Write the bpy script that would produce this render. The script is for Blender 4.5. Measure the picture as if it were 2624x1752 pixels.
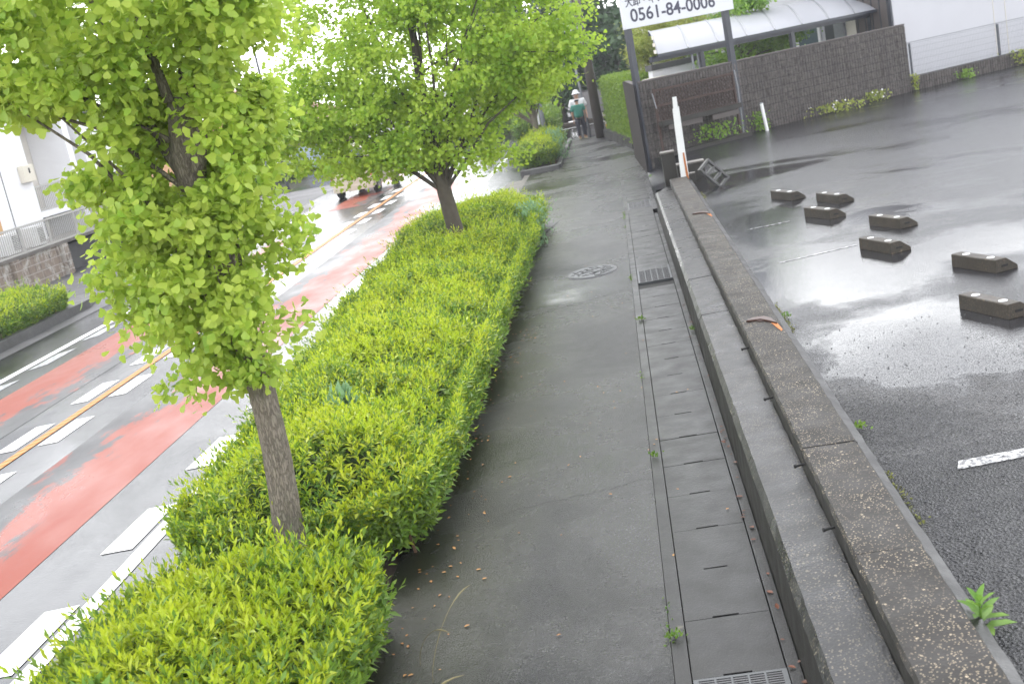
import bpy, bmesh, math, random
import numpy as np
from mathutils import Vector, Matrix, Euler
random.seed(7); rng = np.random.default_rng(11)
for o in list(bpy.data.objects): bpy.data.objects.remove(o, do_unlink=True)
SC = bpy.context.scene
COL = SC.collection
PI = math.pi

# ------------------------------------------------------------------ camera
F_PX = 3000.0
d = np.array([(1554-1312)/F_PX, (876-130)/F_PX, -1.0]); d /= np.linalg.norm(d)
u = np.cross(np.array([1, .2, 0.]), d); u = u if u[1] > 0 else -u; u /= np.linalg.norm(u)
xr = np.cross(d, u)
R3 = Matrix((xr.tolist(), d.tolist(), u.tolist()))
cam = bpy.data.cameras.new('camera'); cam_o = bpy.data.objects.new('camera', cam); COL.objects.link(cam_o)
cam_o.matrix_world = Matrix.Translation((0, 0, 3.0)) @ R3.to_4x4()
cam.sensor_width = 36; cam.lens = 36*F_PX/2624; cam.clip_start = .05; cam.clip_end = 2000
cam.dof.use_dof = True; cam.dof.focus_distance = 9.0; cam.dof.aperture_fstop = 3.6
SC.camera = cam_o

# ------------------------------------------------------------------ world, sun, exposure
SUN_EL, SUN_ROT = math.radians(60), math.radians(-18)
w = bpy.data.worlds.new('World'); SC.world = w; w.use_nodes = True
nt = w.node_tree; nt.nodes.clear()
out = nt.nodes.new('ShaderNodeOutputWorld'); bg = nt.nodes.new('ShaderNodeBackground')
sky = nt.nodes.new('ShaderNodeTexSky'); sky.sky_type = 'NISHITA'; sky.sun_disc = False
sky.sun_elevation = SUN_EL; sky.sun_rotation = SUN_ROT; sky.air_density = 1.0; sky.dust_density = 4.0; sky.ozone_density = 1.0
hs = nt.nodes.new('ShaderNodeHueSaturation'); hs.inputs['Saturation'].default_value = .13
cl = nt.nodes.new('ShaderNodeMix'); cl.data_type = 'RGBA'      # even cloud deck veiling the clear sky
cl.inputs[0].default_value = .6; tc = nt.nodes.new('ShaderNodeTexCoord'); sz = nt.nodes.new('ShaderNodeSeparateXYZ'); rp = nt.nodes.new('ShaderNodeValToRGB')
nt.links.new(tc.outputs['Generated'], sz.inputs[0]); nt.links.new(sz.outputs[2], rp.inputs[0])   # thinner, brighter cloud low in the sky
vm = nt.nodes.new('ShaderNodeVectorMath'); vm.operation = 'SCALE'; vm.inputs['Scale'].default_value = 20.0
nt.links.new(rp.outputs[0], vm.inputs[0]); nt.links.new(vm.outputs[0], cl.inputs[7])
rp.color_ramp.elements[0].position = .12; rp.color_ramp.elements[0].color = (.97, .985, 1, 1); rp.color_ramp.elements[1].position = .46; rp.color_ramp.elements[1].color = (.29, .30, .325, 1)
nt.links.new(sky.outputs[0], hs.inputs['Color']); nt.links.new(hs.outputs[0], cl.inputs[6]); nt.links.new(cl.outputs[2], bg.inputs[0])
bg.inputs[1].default_value = .15
nt.links.new(bg.outputs[0], out.inputs[0])
sun = bpy.data.lights.new('sun', 'SUN'); sun.energy = .7; sun.angle = math.radians(30); sun.color = (1, .97, .92)
so = bpy.data.objects.new('sun', sun); COL.objects.link(so)
so.rotation_euler = (PI/2-SUN_EL, 0, -SUN_ROT+PI)
SC.view_settings.view_transform = 'Standard'; SC.view_settings.look = 'None'
SC.view_settings.exposure = 1.28; SC.view_settings.gamma = 1
try: SC.view_settings.use_curve_mapping = False
except Exception: pass
SC.render.engine = 'CYCLES'
SC.render.resolution_x = 1024; SC.render.resolution_y = 683
SC.cycles.max_bounces = 8; SC.cycles.transparent_max_bounces = 8

# ------------------------------------------------------------------ materials
class N:
    def __init__(s, name):
        s.m = bpy.data.materials.new(name); s.m.use_nodes = True; s.t = s.m.node_tree
        s.b = s.t.nodes['Principled BSDF']; s.out = s.t.nodes['Material Output']
    def n(s, typ, **kw):
        x = s.t.nodes.new('ShaderNode'+typ)
        for k, v in kw.items():
            if hasattr(x, k): setattr(x, k, v)
            else: x.inputs[k].default_value = v
        return x
    def l(s, a, b): s.t.links.new(a, b)
    def co(s, scale=(1, 1, 1), kind='Object', rot=(0, 0, 0)):
        c = s.n('TexCoord'); mp = s.n('Mapping'); s.l(c.outputs[kind], mp.inputs[0])
        mp.inputs['Scale'].default_value = scale; mp.inputs['Rotation'].default_value = rot
        return mp.outputs[0]
    def geo(s, scale=(1, 1, 1), rot=(0, 0, 0)):
        c = s.n('NewGeometry'); mp = s.n('Mapping'); s.l(c.outputs['Position'], mp.inputs[0])
        mp.inputs['Scale'].default_value = scale; mp.inputs['Rotation'].default_value = rot
        return mp.outputs[0]
    def noise(s, vec, scale, detail=4, rough=.55, dist=0):
        x = s.n('TexNoise'); x.inputs['Scale'].default_value = scale; x.inputs['Detail'].default_value = detail
        x.inputs['Roughness'].default_value = rough; x.inputs['Distortion'].default_value = dist
        s.l(vec, x.inputs['Vector']); return x.outputs['Fac']
    def ramp(s, fac, stops, interp='LINEAR'):
        r = s.n('ValToRGB'); r.color_ramp.interpolation = interp
        e = r.color_ramp.elements
        while len(e) < len(stops): e.new(.5)
        for i, (p, c) in enumerate(stops):
            e[i].position = p; c = c if hasattr(c, '__len__') else (c, c, c)
            e[i].color = (*c[:3], 1)
        s.l(fac, r.inputs[0]); return r.outputs[0]
    def mix(s, fac, a, b, mode='MIX'):
        x = s.n('Mix'); x.data_type = 'RGBA'; x.blend_type = mode
        for i, v in ((6, a), (7, b)):
            if hasattr(v, 'links'): s.l(v, x.inputs[i])
            else: x.inputs[i].default_value = (*v[:3], 1)
        if hasattr(fac, 'links'): s.l(fac, x.inputs[0])
        else: x.inputs[0].default_value = fac
        return x.outputs[2]
    def mathn(s, op, a, b=0.5, c=None):
        x = s.n('Math'); x.operation = op
        for i, v in enumerate((a, b) if c is None else (a, b, c)):
            if hasattr(v, 'links'): s.l(v, x.inputs[i])
            else: x.inputs[i].default_value = v
        return x.outputs[0]
    def bump(s, h, strength=.3, dist=.01, prev=None):
        b = s.n('Bump'); b.inputs['Strength'].default_value = strength; b.inputs['Distance'].default_value = dist
        s.l(h, b.inputs['Height'])
        if prev is not None: s.l(prev, b.inputs['Normal'])
        return b.outputs[0]
    def setp(s, **kw):
        for k, v in kw.items():
            i = s.b.inputs[k.replace('_', ' ')]
            if hasattr(v, 'links'): s.l(v, i)
            else: i.default_value = (*v, 1) if hasattr(v, '__len__') and len(v) == 3 else v
        return s.m

def simple(name, c, rough=.5, var=.12, scale=6, metal=0, bump=0, spec=.5):
    a = N(name); v = a.geo(); f = a.noise(v, scale, 5)
    c1 = tuple(x*(1-var) for x in c); c2 = tuple(min(1, x*(1+var)) for x in c)
    a.setp(Base_Color=a.mix(f, c1, c2), Roughness=rough, Metallic=metal, Specular_IOR_Level=spec)
    if bump: a.setp(Normal=a.bump(a.noise(v, scale*8, 4), bump, .004))
    return a.m

def asphalt(name, base, r_dry=.55, r_wet=.12, wet_scale=.5, wet_lo=.4, wet_hi=.62, grain=90, gb=.35, stretch=(1, 1, 1), speck=.5, gdist=.006, wetpts=None, coarse=None):
    a = N(name); v = a.geo()
    big = a.noise(a.geo(stretch), wet_scale, 6, .6, .4)
    wet = a.ramp(big, [(wet_lo, 0), (wet_hi, 1)])
    if wetpts:                       # named puddles: (x, y, rx, ry)
        for (px, py, rx, ry) in wetpts:
            mp = a.geo((1/rx, 1/ry, 0)); sub = a.n('VectorMath'); sub.operation = 'DISTANCE'
            a.l(mp, sub.inputs[0]); sub.inputs[1].default_value = (px/rx, py/ry, 0)
            dd = a.mathn('ADD', sub.outputs['Value'], a.mathn('MULTIPLY', a.noise(v, 1.6, 5, .65), 1.1))
            m = a.ramp(dd, [(.0, 1), (.78, 1), (1.0, 0)]) if False else a.mathn('SUBTRACT', 1.0, a.n('MapRange').outputs[0])
            mr = a.t.nodes[-1]
            mr = [x for x in a.t.nodes if x.type == 'MAP_RANGE'][-1]
            a.l(dd, mr.inputs['Value']); mr.inputs['From Min'].default_value = 1.25; mr.inputs['From Max'].default_value = 1.7
            wet = a.mathn('MAXIMUM', wet, m)
    g1 = a.noise(v, grain, 3, .6)
    vo = a.n('TexVoronoi'); vo.inputs['Scale'].default_value = grain*.9; a.l(v, vo.inputs['Vector'])
    spk = a.ramp(vo.outputs['Color'], [(.80, 0), (.9, 1)])
    c = a.mix(g1, tuple(x*.6 for x in base), tuple(x*1.5 for x in base))
    c = a.mix(a.mathn('MULTIPLY', spk, speck), c, tuple(min(1, x*3.2+.02) for x in base))
    blot = a.noise(v, 1.1, 5, .65)
    c = a.mix(a.ramp(blot, [(.35, 0), (.7, 1)]), c, a.mix(.8, c, tuple(x*.45 for x in base)))
    ro = a.mathn('MULTIPLY_ADD', wet, r_wet-r_dry, r_dry)
    ro = a.mathn('ADD', ro, a.mathn('MULTIPLY_ADD', a.noise(v, 7, 4), .16, -.08))
    hgt = a.mathn('ADD', g1, vo.outputs['Distance'])
    st = a.mathn('MULTIPLY_ADD', wet, -gb*.85, gb)
    if coarse:                       # old coarse surface near the camera end, smoother sealed surface beyond
        sy = a.n('SeparateXYZ'); a.l(v, sy.inputs[0]); yy = a.mathn('ADD', sy.outputs[1], a.mathn('MULTIPLY', a.noise(v, .9, 4), 3.0))
        mr2 = a.n('MapRange'); a.l(yy, mr2.inputs['Value']); mr2.inputs['From Min'].default_value = coarse; mr2.inputs['From Max'].default_value = coarse+2.5
        mr2.inputs['To Min'].default_value = 1.0; mr2.inputs['To Max'].default_value = .26; st = a.mathn('MULTIPLY', st, mr2.outputs[0])
    b = a.n('Bump'); b.inputs['Distance'].default_value = gdist; a.l(st, b.inputs['Strength']); a.l(hgt, b.inputs['Height'])
    b2 = a.bump(a.noise(v, 2.2, 3), .06, .02, b.outputs[0])
    a.setp(Base_Color=c, Roughness=ro, Normal=b2, Specular_IOR_Level=.5)
    return a

def leaf_mat(name, c1, c2, trans=.35, rough=.45, hue=None, nscale=2.5, c3=None):
    a = N(name); g = a.n('NewGeometry')
    r = g.outputs['Random Per Island']
    f = a.noise(a.geo(), nscale, 3)
    c = a.mix(r, c1, c2)
    c = a.mix(a.ramp(f, [(.35, 0), (.65, 1)]), c, a.mix(.5, c, c3 or c2))
    a.setp(Base_Color=c, Roughness=rough, Specular_IOR_Level=.35)
    tr = a.n('BsdfTranslucent'); a.l(a.mix(.5, c, tuple(min(1, x*1.5) for x in c2)), tr.inputs[0])
    ms = a.n('MixShader'); ms.inputs[0].default_value = trans
    a.l(a.b.outputs[0], ms.inputs[1]); a.l(tr.outputs[0], ms.inputs[2]); a.l(ms.outputs[0], a.out.inputs[0])
    return a.m

def aggregate(name, base, speck_col, rough=.35, specks=.5, scale=55, stain=True, gb=.3):
    a = N(name); v = a.geo()
    vo = a.n('TexVoronoi'); vo.inputs['Scale'].default_value = scale; a.l(v, vo.inputs['Vector'])
    vo2 = a.n('TexVoronoi'); vo2.inputs['Scale'].default_value = scale*.45; a.l(v, vo2.inputs['Vector'])
    patch = a.ramp(a.noise(v, 3.5, 4), [(.35, 0), (.6, 1)])
    near = a.mathn('LESS_THAN', vo.outputs['Distance'], .34)
    pick = a.mathn('GREATER_THAN', a.ramp(vo.outputs['Color'], [(0, 0), (1, 1)]), .5)
    s1 = a.mathn('MULTIPLY', a.mathn('MULTIPLY', near, pick), a.mathn('MULTIPLY_ADD', patch, .8, .2))
    near2 = a.mathn('LESS_THAN', vo2.outputs['Distance'], .26)
    pick2 = a.mathn('GREATER_THAN', a.ramp(vo2.outputs['Color'], [(0, 0), (1, 1)]), .8)
    s2 = a.mathn('MULTIPLY', near2, pick2)
    sp = a.mathn('MULTIPLY', a.mathn('MAXIMUM', s1, s2), specks)
    g = a.noise(v, 40, 4)
    c = a.mix(g, tuple(x*.65 for x in base), tuple(x*1.35 for x in base))
    if stain:
        st = a.ramp(a.noise(v, 1.7, 6, .7), [(.3, 0), (.7, 1)])
        c = a.mix(st, a.mix(.55, c, (.02, .02, .018)), c)
        lich = a.ramp(a.noise(v, 5.5, 6, .7), [(.66, 0), (.72, 1)])
        c = a.mix(a.mathn('MULTIPLY', lich, .4), c, (.22, .2, .14))
    vcol = a.mix(vo.outputs['Color'], speck_col, tuple(x*.55 for x in speck_col))
    c = a.mix(sp, c, vcol)
    ro = a.mathn('MULTIPLY_ADD', a.noise(v, 4, 4), .5, rough-.22)
    b = a.bump(a.mathn('ADD', g, a.mathn('MULTIPLY', vo.outputs['Distance'], -.8)), gb, .005)
    b = a.bump(a.noise(v, 9, 4), .2, .012, b)
    a.setp(Base_Color=c, Roughness=ro, Normal=b, Specular_IOR_Level=.28)
    return a.m

M = {}
def walk_mat():
    a = asphalt('sidewalk_asphalt', (.022, .022, .024), .40, .12, .45, .35, .7, 120, 1.0, gdist=.006, speck=.95)
    src = a.b.inputs['Base Color'].links[0].from_socket; sp = a.n('SeparateXYZ'); a.l(a.geo(), sp.inputs[0])
    x = a.mathn('ADD', sp.outputs[0], a.mathn('MULTIPLY_ADD', a.noise(a.geo(), 2.2, 5, .6), .7, -.35))
    m = a.ramp(a.mathn('MULTIPLY_ADD', x, -1.0, -.4), [(.55, 0), (1.0, .8)])       # mossy damp band along the hedge foot
    a.l(a.mix(m, src, (.018, .020, .010)), a.b.inputs['Base Color']); return a.m
M['walk'] = walk_mat()
# moss and damp stain along the hedge foot
def road_mat():
    a = asphalt('road_asphalt', (.026, .027, .030), .26, .07, .30, .36, .60, 80, .4, stretch=(1, .45, 1)); return a.m
M['road'] = road_mat()
M['road'].node_tree.nodes['Principled BSDF'].inputs['Specular IOR Level'].default_value = .55; M['walk'].node_tree.nodes['Principled BSDF'].inputs['Specular IOR Level'].default_value = .42

M['forecourt'] = asphalt('old_asphalt', (.06, .06, .065), .6, .4, .5, .4, .7, 60, .4).m
M['lot'] = asphalt('parking_asphalt', (.024, .024, .027), .22, .03, .38, .48, .62, 68, 1.0, stretch=(.6, 1, 1), speck=.6, gdist=.02, coarse=9.0,
                   wetpts=[(2.0, 8.9, 1.1, 1.5), (1.9, 12.2, 1.2, 2.0), (3.4, 12.2, 1.1, .9), (1.9, 15.4, .9, 2.2)]).m

def red_mat():
    a = N('worn_red_paint'); v = a.geo((1, .28, 1))
    f = a.noise(v, 3.2, 8, .72, .3)
    # ragged along the strip's inner edge, solid along the outer edge
    at = a.n('UVMap'); sx = a.n('SeparateXYZ'); a.l(at.outputs[0], sx.inputs[0])
    f2 = a.mathn('ADD', f, a.mathn('MULTIPLY_ADD', sx.outputs[0], .42, -.20))
    m = a.ramp(f2, [(.40, 0), (.47, 1)])
    fine = a.noise(a.geo(), 60, 3)
    red = a.mix(a.noise(a.geo((1, .3, 1)), 2.5, 5), (.26, .034, .002), (.23, .024, .006))
    c = a.mix(m, a.mix(fine, (.028, .028, .03), (.06, .06, .063)), a.mix(a.ramp(fine, [(.6, 0), (.75, .5)]), red, (.1, .07, .07)))
    ro = a.ramp(a.noise(a.geo((1, .45, 1)), 1.4, 6), [(.35, .46), (.65, .26)])
    a.setp(Base_Color=c, Roughness=ro, Specular_IOR_Level=.28, Normal=a.bump(fine, .25, .004)); return a.m
M['red'] = red_mat()
def paint(name, col, wear=.62, wear2=.72, asp=(.07, .07, .075), rough=.35, sc=14):
    a = N(name); f = a.noise(a.geo(), sc, 8, .75); m = a.ramp(f, [(wear, 0), (wear2, 1)])
    f2 = a.noise(a.geo(), 90, 3)
    a.setp(Base_Color=a.mix(m, a.mix(f2, tuple(x*.9 for x in col), col), asp), Roughness=rough, Normal=a.bump(f2, .2, .003)); return a.m
M['white_paint'] = paint('white_road_paint', (.82, .82, .82))
M['faded_paint'] = paint('faded_white_paint', (.5, .52, .52), .42, .62)
M['lot_paint'] = paint('worn_bay_paint', (.55, .55, .55), .44, .54, (.045, .045, .05), .15, 22)
def yellow_mat():
    a = N('striped_yellow_paint'); v = a.geo((1, 1, 1), (0, 0, math.radians(-38)))
    wv = a.n('TexWave'); wv.wave_type = 'BANDS'; wv.bands_direction = 'Y'; wv.inputs['Scale'].default_value = 2.1
    wv.inputs['Distortion'].default_value = .3; a.l(v, wv.inputs['Vector'])
    m = a.ramp(wv.outputs['Fac'], [(.62, 0), (.7, 1)])
    a.setp(Base_Color=a.mix(m, (.50, .15, .012), (.46, .28, .11)), Roughness=.5, Specular_IOR_Level=.2); return a.m
M['yellow'] = yellow_mat()
M['agg'] = aggregate('exposed_aggregate_concrete', (.032, .029, .027), (.46, .38, .27), .62, .9, 85)
M['agg2'] = aggregate('weathered_smooth_concrete', (.022, .022, .024), (.42, .36, .26), .30, .5, 75)
M['cover'] = aggregate('wet_drain_concrete', (.02, .02, .021), (.10, .095, .09), .34, .35, 90, True, .2)
M['gutter'] = aggregate('pale_gutter_concrete', (.17, .155, .14), (.25, .22, .2), .42, .3, 60)
M['stop'] = aggregate('stained_stop_concrete', (.055, .046, .036), (.22, .16, .10), .5, .5, 70)
M['kerb'] = aggregate('kerb_concrete', (.12, .12, .12), (.2, .19, .17), .5, .3, 70)
M['dark'] = simple('dark_gap', (.012, .012, .012), .8)
M['darkface'] = aggregate('dark_wall_face', (.022, .021, .018), (.1, .1, .09), .5, .2, 60)
M['iron'] = simple('cast_iron', (.07, .07, .075), .4, .3, 30, .3, .3)
M['steel'] = simple('galvanised_steel', (.22, .23, .25), .45, .15, 12, .3)
M['grate'] = simple('dull_grating_steel', (.075, .08, .085), .4, .2, 20, .3)
M['rust'] = simple('rusty_steel', (.05, .028, .022), .8, .5, 25, 0, .4)
M['rust_or'] = simple('orange_rust', (.42, .14, .03), .7, .4, 20, 0, .3)
M['rust_stain'] = simple('dark_rust_stain', (.05, .018, .01), .4, .4, 20)
M['navy'] = simple('navy_black_steel', (.022, .026, .038), .35, .15, 8)
M['white_steel'] = simple('white_painted_steel', (.72, .72, .72), .4, .06, 10)
M['sign_white'] = simple('sign_white', (.60, .61, .65), .35, .03, 2)
M['letter'] = simple('letter_navy', (.03, .03, .06), .4, .05)
M['stucco'] = simple('white_stucco', (.80, .80, .82), .85, .05, 2.5, 0, .25)
M['stucco_w'] = simple('warm_and_shaded_stucco', (.62, .59, .54), .85, .06, 3, 0, .25)
M['cream'] = simple('cream_wall', (.66, .62, .53), .8, .05, 3)
M['brown_siding'] = simple('brown_siding', (.075, .062, .058), .6, .12, 4)
M['glass'] = simple('window_glass', (.06, .09, .10), .05, .1, 1)
M['bark'] = None
def bark():
    a = N('grey_ginkgo_bark'); v = a.geo((1, 1, .16))
    vo = a.n('TexVoronoi'); vo.feature = 'DISTANCE_TO_EDGE'; vo.inputs['Scale'].default_value = 75
    nz = a.noise(a.geo((1, 1, .3)), 30, 6, .7)
    md = a.n('VectorMath'); md.operation = 'ADD'; a.l(v, md.inputs[0])
    cb = a.n('CombineXYZ'); a.l(a.mathn('MULTIPLY', nz, .045), cb.inputs[0]); a.l(a.mathn('MULTIPLY', nz, .045), cb.inputs[1]); a.l(cb.outputs[0], md.inputs[1])
    a.l(md.outputs[0], vo.inputs['Vector'])
    cr = a.ramp(vo.outputs['Distance'], [(0, 0), (.16, 1)])
    c = a.mix(nz, (.13, .105, .08), (.30, .26, .21)); c = a.mix(cr, a.mix(.5, c, (.05, .04, .03)), c)
    c = a.mix(a.ramp(a.noise(a.geo(), 5, 4), [(.45, 0), (.7, .5)]), c, (.18, .18, .13))
    a.setp(Base_Color=c, Roughness=.85, Normal=a.bump(a.mathn('ADD', cr, nz), .8, .008)); return a.m
M['bark'] = bark()
M['bark_dark'] = simple('dark_bark', (.07, .058, .045), .9, .35, 18, 0, .6)
M['twig'] = simple('brown_twig', (.16, .09, .05), .8, .3, 20)
M['soil'] = simple('damp_soil', (.05, .036, .024), .9, .5, 12, 0, .8)
M['ginkgo'] = leaf_mat('ginkgo_leaf', (.22, .39, .045), (.45, .56, .09), .48, .42, c3=(.54, .60, .12), nscale=3.5)
M['ginkgo2'] = leaf_mat('ginkgo_leaf_far', (.18, .35, .03), (.38, .52, .06), .48, .4, c3=(.50, .57, .08), nscale=1.6)
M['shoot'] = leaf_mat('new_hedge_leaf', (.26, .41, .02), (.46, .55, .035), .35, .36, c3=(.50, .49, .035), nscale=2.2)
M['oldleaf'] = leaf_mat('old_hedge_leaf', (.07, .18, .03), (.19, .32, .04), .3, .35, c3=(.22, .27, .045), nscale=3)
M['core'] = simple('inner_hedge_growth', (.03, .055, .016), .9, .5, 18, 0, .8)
M['cuthedge'] = leaf_mat('clipped_hedge_leaf', (.09, .19, .03), (.26, .38, .05), .3, .4, c3=(.24, .34, .05), nscale=1.3)
M['forest'] = leaf_mat('dark_forest_leaf', (.018, .05, .016), (.06, .13, .035), .25, .45, c3=(.05, .11, .04), nscale=.6)
M['pine'] = leaf_mat('pale_garden_leaf', (.16, .24, .035), (.34, .38, .07), .3, .5, c3=(.38, .36, .11), nscale=1.3)
M['garden'] = leaf_mat('green_garden_leaf', (.06, .17, .025), (.22, .37, .05), .35, .4, c3=(.26, .36, .05), nscale=1.3)
M['weed'] = leaf_mat('weed_leaf', (.09, .21, .035), (.20, .34, .06), .3, .5)
M['greyweed'] = leaf_mat('grey_green_weed', (.14, .26, .13), (.24, .38, .20), .3, .5)
M['flower'] = simple('pale_pink_petal', (.62, .42, .52), .6, .2, 30)
M['flower_w'] = simple('white_petal', (.72, .70, .74), .6, .1, 30)
M['straw'] = simple('dry_grass', (.20, .17, .08), .7, .2)

# ------------------------------------------------------------------ mesh helpers
class MB:
    def __init__(s): s.v = []; s.f = []
    def add(s, vs, fs):
        o = len(s.v); s.v += [tuple(p) for p in vs]; s.f += [tuple(i+o for i in f) for f in fs]; return s
    def box(s, c, sz, rot=None):
        x, y, z = (k/2 for k in sz)
        vs = [Vector((a, b, e)) for a in (-x, x) for b in (-y, y) for e in (-z, z)]
        if rot is not None: r = Euler(rot).to_matrix(); vs = [r @ q for q in vs]
        vs = [q+Vector(c) for q in vs]
        return s.add(vs, [(0, 1, 3, 2), (4, 6, 7, 5), (0, 4, 5, 1), (2, 3, 7, 6), (0, 2, 6, 4), (1, 5, 7, 3)])
    def span(s, a, b):
        return s.box([(p+q)/2 for p, q in zip(a, b)], [abs(q-p) for p, q in zip(a, b)])
    def bar(s, p, q, w, h=None, up=(0, 0, 1)):
        h = h or w; p, q = Vector(p), Vector(q); dd = (q-p).normalized(); upv = Vector(up)
        if abs(dd.dot(upv)) > .98: upv = Vector((0, 1, 0))
        sx = dd.cross(upv).normalized()*w/2; sz = sx.cross(dd).normalized()*h/2
        vs = [e+a*sx+b*sz for e in (p, q) for a, b in ((-1, -1), (1, -1), (1, 1), (-1, 1))]
        return s.add(vs, [(3, 2, 1, 0), (4, 5, 6, 7), (0, 1, 5, 4), (1, 2, 6, 5), (2, 3, 7, 6), (3, 0, 4, 7)])
    def tube(s, pts, rad, n=8, cap=True, lump=0):
        pts = [Vector(p) for p in pts]
        rad = rad if hasattr(rad, '__len__') else [rad]*len(pts)
        vs = []; fs = []
        ref = Vector((1, 0, 0))
        for i, p in enumerate(pts):
            dd = (pts[min(i+1, len(pts)-1)]-pts[max(i-1, 0)]).normalized()
            a = dd.cross(ref if abs(dd.dot(ref)) < .9 else Vector((0, 1, 0))).normalized(); b = dd.cross(a)
            for k in range(n):
                t = 2*PI*k/n; r = rad[i]*(1+(random.uniform(-lump, lump) if lump else 0))
                vs.append(p+a*math.cos(t)*r+b*math.sin(t)*r)
        for i in range(len(pts)-1):
            for k in range(n):
                fs.append((i*n+k, i*n+(k+1) % n, (i+1)*n+(k+1) % n, (i+1)*n+k))
        if cap: fs.append(tuple(range(n-1, -1, -1))); fs.append(tuple(range((len(pts)-1)*n, len(pts)*n)))
        return s.add(vs, fs)
    def prism(s, poly, z0, z1):
        n = len(poly); vs = [(p[0], p[1], z0) for p in poly]+[(p[0], p[1], z1) for p in poly]
        return s.add(vs, [tuple(range(n-1, -1, -1)), tuple(range(n, 2*n))]+[(i, (i+1) % n, n+(i+1) % n, n+i) for i in range(n)])
    def extr(s, prof, a, b, axis='y'):
        """profile of (u,z) pairs extruded along y (u=x) or along x (u=y)"""
        n = len(prof)
        mk = (lambda q, t: (q[0], t, q[1])) if axis == 'y' else (lambda q, t: (t, q[0], q[1]))
        vs = [mk(p, a) for p in prof]+[mk(p, b) for p in prof]
        return s.add(vs, [tuple(range(n-1, -1, -1)), tuple(range(n, 2*n))]+[(i, (i+1) % n, n+(i+1) % n, n+i) for i in range(n)])
    def sheet(s, poly, z): return s.add([(p[0], p[1], z) for p in poly], [tuple(range(len(poly)))])
    def build(s, name, mat, parent=None, smooth=False, bevel=0, local=False, fix=True):
        me = bpy.data.meshes.new(name)
        vs = s.v
        if parent is not None and not local:
            l = parent_world(parent); vs = [(a-l[0], b-l[1], c-l[2]) for a, b, c in vs]
        me.from_pydata([tuple(p) for p in vs], [], s.f); me.update()
        if fix:
            bm = bmesh.new(); bm.from_mesh(me); bmesh.ops.recalc_face_normals(bm, faces=bm.faces)
            if bevel: bmesh.ops.bevel(bm, geom=list(bm.edges), offset=bevel, segments=2, affect='EDGES', profile=.6)
            bm.to_mesh(me); bm.free()
        if smooth:
            for p in me.polygons: p.use_smooth = True
        return link(name, me, mat, parent)
def parent_world(o):
    l = Vector((0, 0, 0))
    while o is not None: l += o.location; o = o.parent
    return l
def link(name, me, mat, parent=None):
    if mat is not None: me.materials.append(mat)
    o = bpy.data.objects.new(name, me); COL.objects.link(o)
    if parent is not None: o.parent = parent
    return o
def empty(name, loc, label, cat, group=None, rz=0):
    o = bpy.data.objects.new(name, None); COL.objects.link(o); o.location = loc; o.rotation_euler = (0, 0, rz); o.empty_display_size = .2
    return tag(o, label, cat, group)
def tag(o, label, cat, group=None):
    o['label'] = label; o['category'] = cat
    if group: o['group'] = group
    return o
def struct(o): o['kind'] = 'structure'; return o
def copy_tree(o, parent=None):
    c = o.copy(); COL.objects.link(c)
    if parent is not None: c.parent = parent
    for ch in list(o.children): copy_tree(ch, c)
    return c

def norm(a): return a/np.maximum(np.linalg.norm(a, axis=-1, keepdims=True), 1e-9)
def leaves(name, mat, parent, P, D, Nn, S, tv, tf, origin=(0, 0, 0)):
    """instances of one leaf template written into ONE mesh; tv (k,3): x across, y along, z normal"""
    P = np.asarray(P)-np.asarray(origin); D = norm(np.asarray(D)); X = norm(np.cross(D, Nn)); Z = np.cross(X, D)
    tv = np.asarray(tv); S = np.asarray(S)[:, None, None]
    V = P[:, None, :]+S*(tv[None, :, 0:1]*X[:, None, :]+tv[None, :, 1:2]*D[:, None, :]+tv[None, :, 2:3]*Z[:, None, :])
    n, k = len(P), len(tv)
    loops = np.concatenate([np.array(f) for f in tf]); L = (np.arange(n)[:, None]*k+loops[None, :]).ravel()
    sizes = np.array([len(f) for f in tf]); tot = np.tile(sizes, n); start = np.concatenate([[0], np.cumsum(tot)[:-1]])
    me = bpy.data.meshes.new(name)
    me.vertices.add(n*k); me.vertices.foreach_set('co', V.astype(np.float32).ravel())
    me.loops.add(len(L)); me.loops.foreach_set('vertex_index', L.astype(np.int32))
    me.polygons.add(len(tot)); me.polygons.foreach_set('loop_start', start.astype(np.int32))
    try: me.polygons.foreach_set('loop_total', tot.astype(np.int32))
    except Exception: pass
    me.update(calc_edges=True); me.validate()
    return link(name, me, mat, parent)
# leaf templates
fan = [(0, 0, 0), (-.42, .48, .05), (-.52, .72, .10), (-.30, .94, .03), (-.06, .92, -.02), (0, .82, -.03), (.05, .93, -.02), (.32, .95, .04), (.52, .70, .11), (.42, .46, .05)]
fan_f = [(0, 5, 4, 3, 2, 1), (0, 9, 8, 7, 6, 5)]
lance = [(0, 0, 0), (-.17, .50, .07), (0, 1, -.05), (.17, .50, .07), (0, .5, -.01)]
lance_f = [(0, 4, 2, 1), (0, 3, 2, 4)]
oval = [(0, 0, 0), (-.3, .35, .06), (-.22, .75, .04), (0, 1, -.03), (.22, .75, .04), (.3, .35, .06), (0, .5, -.03)]
oval_f = [(0, 6, 3, 2, 1), (0, 5, 4, 3, 6)]

def rand_dirs(n): return norm(rng.normal(size=(n, 3)))
def vnoise(x, y, seed=0, s=1.0):
    r = np.random.default_rng(seed); t = 0
    for i in range(7):
        a = r.uniform(0, 2*PI); f = s*(1.0+i*.7); t = t+np.sin((x*math.cos(a)+y*math.sin(a))*f+r.uniform(0, 6.28))/(1+.45*i)
    return t/3

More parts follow.
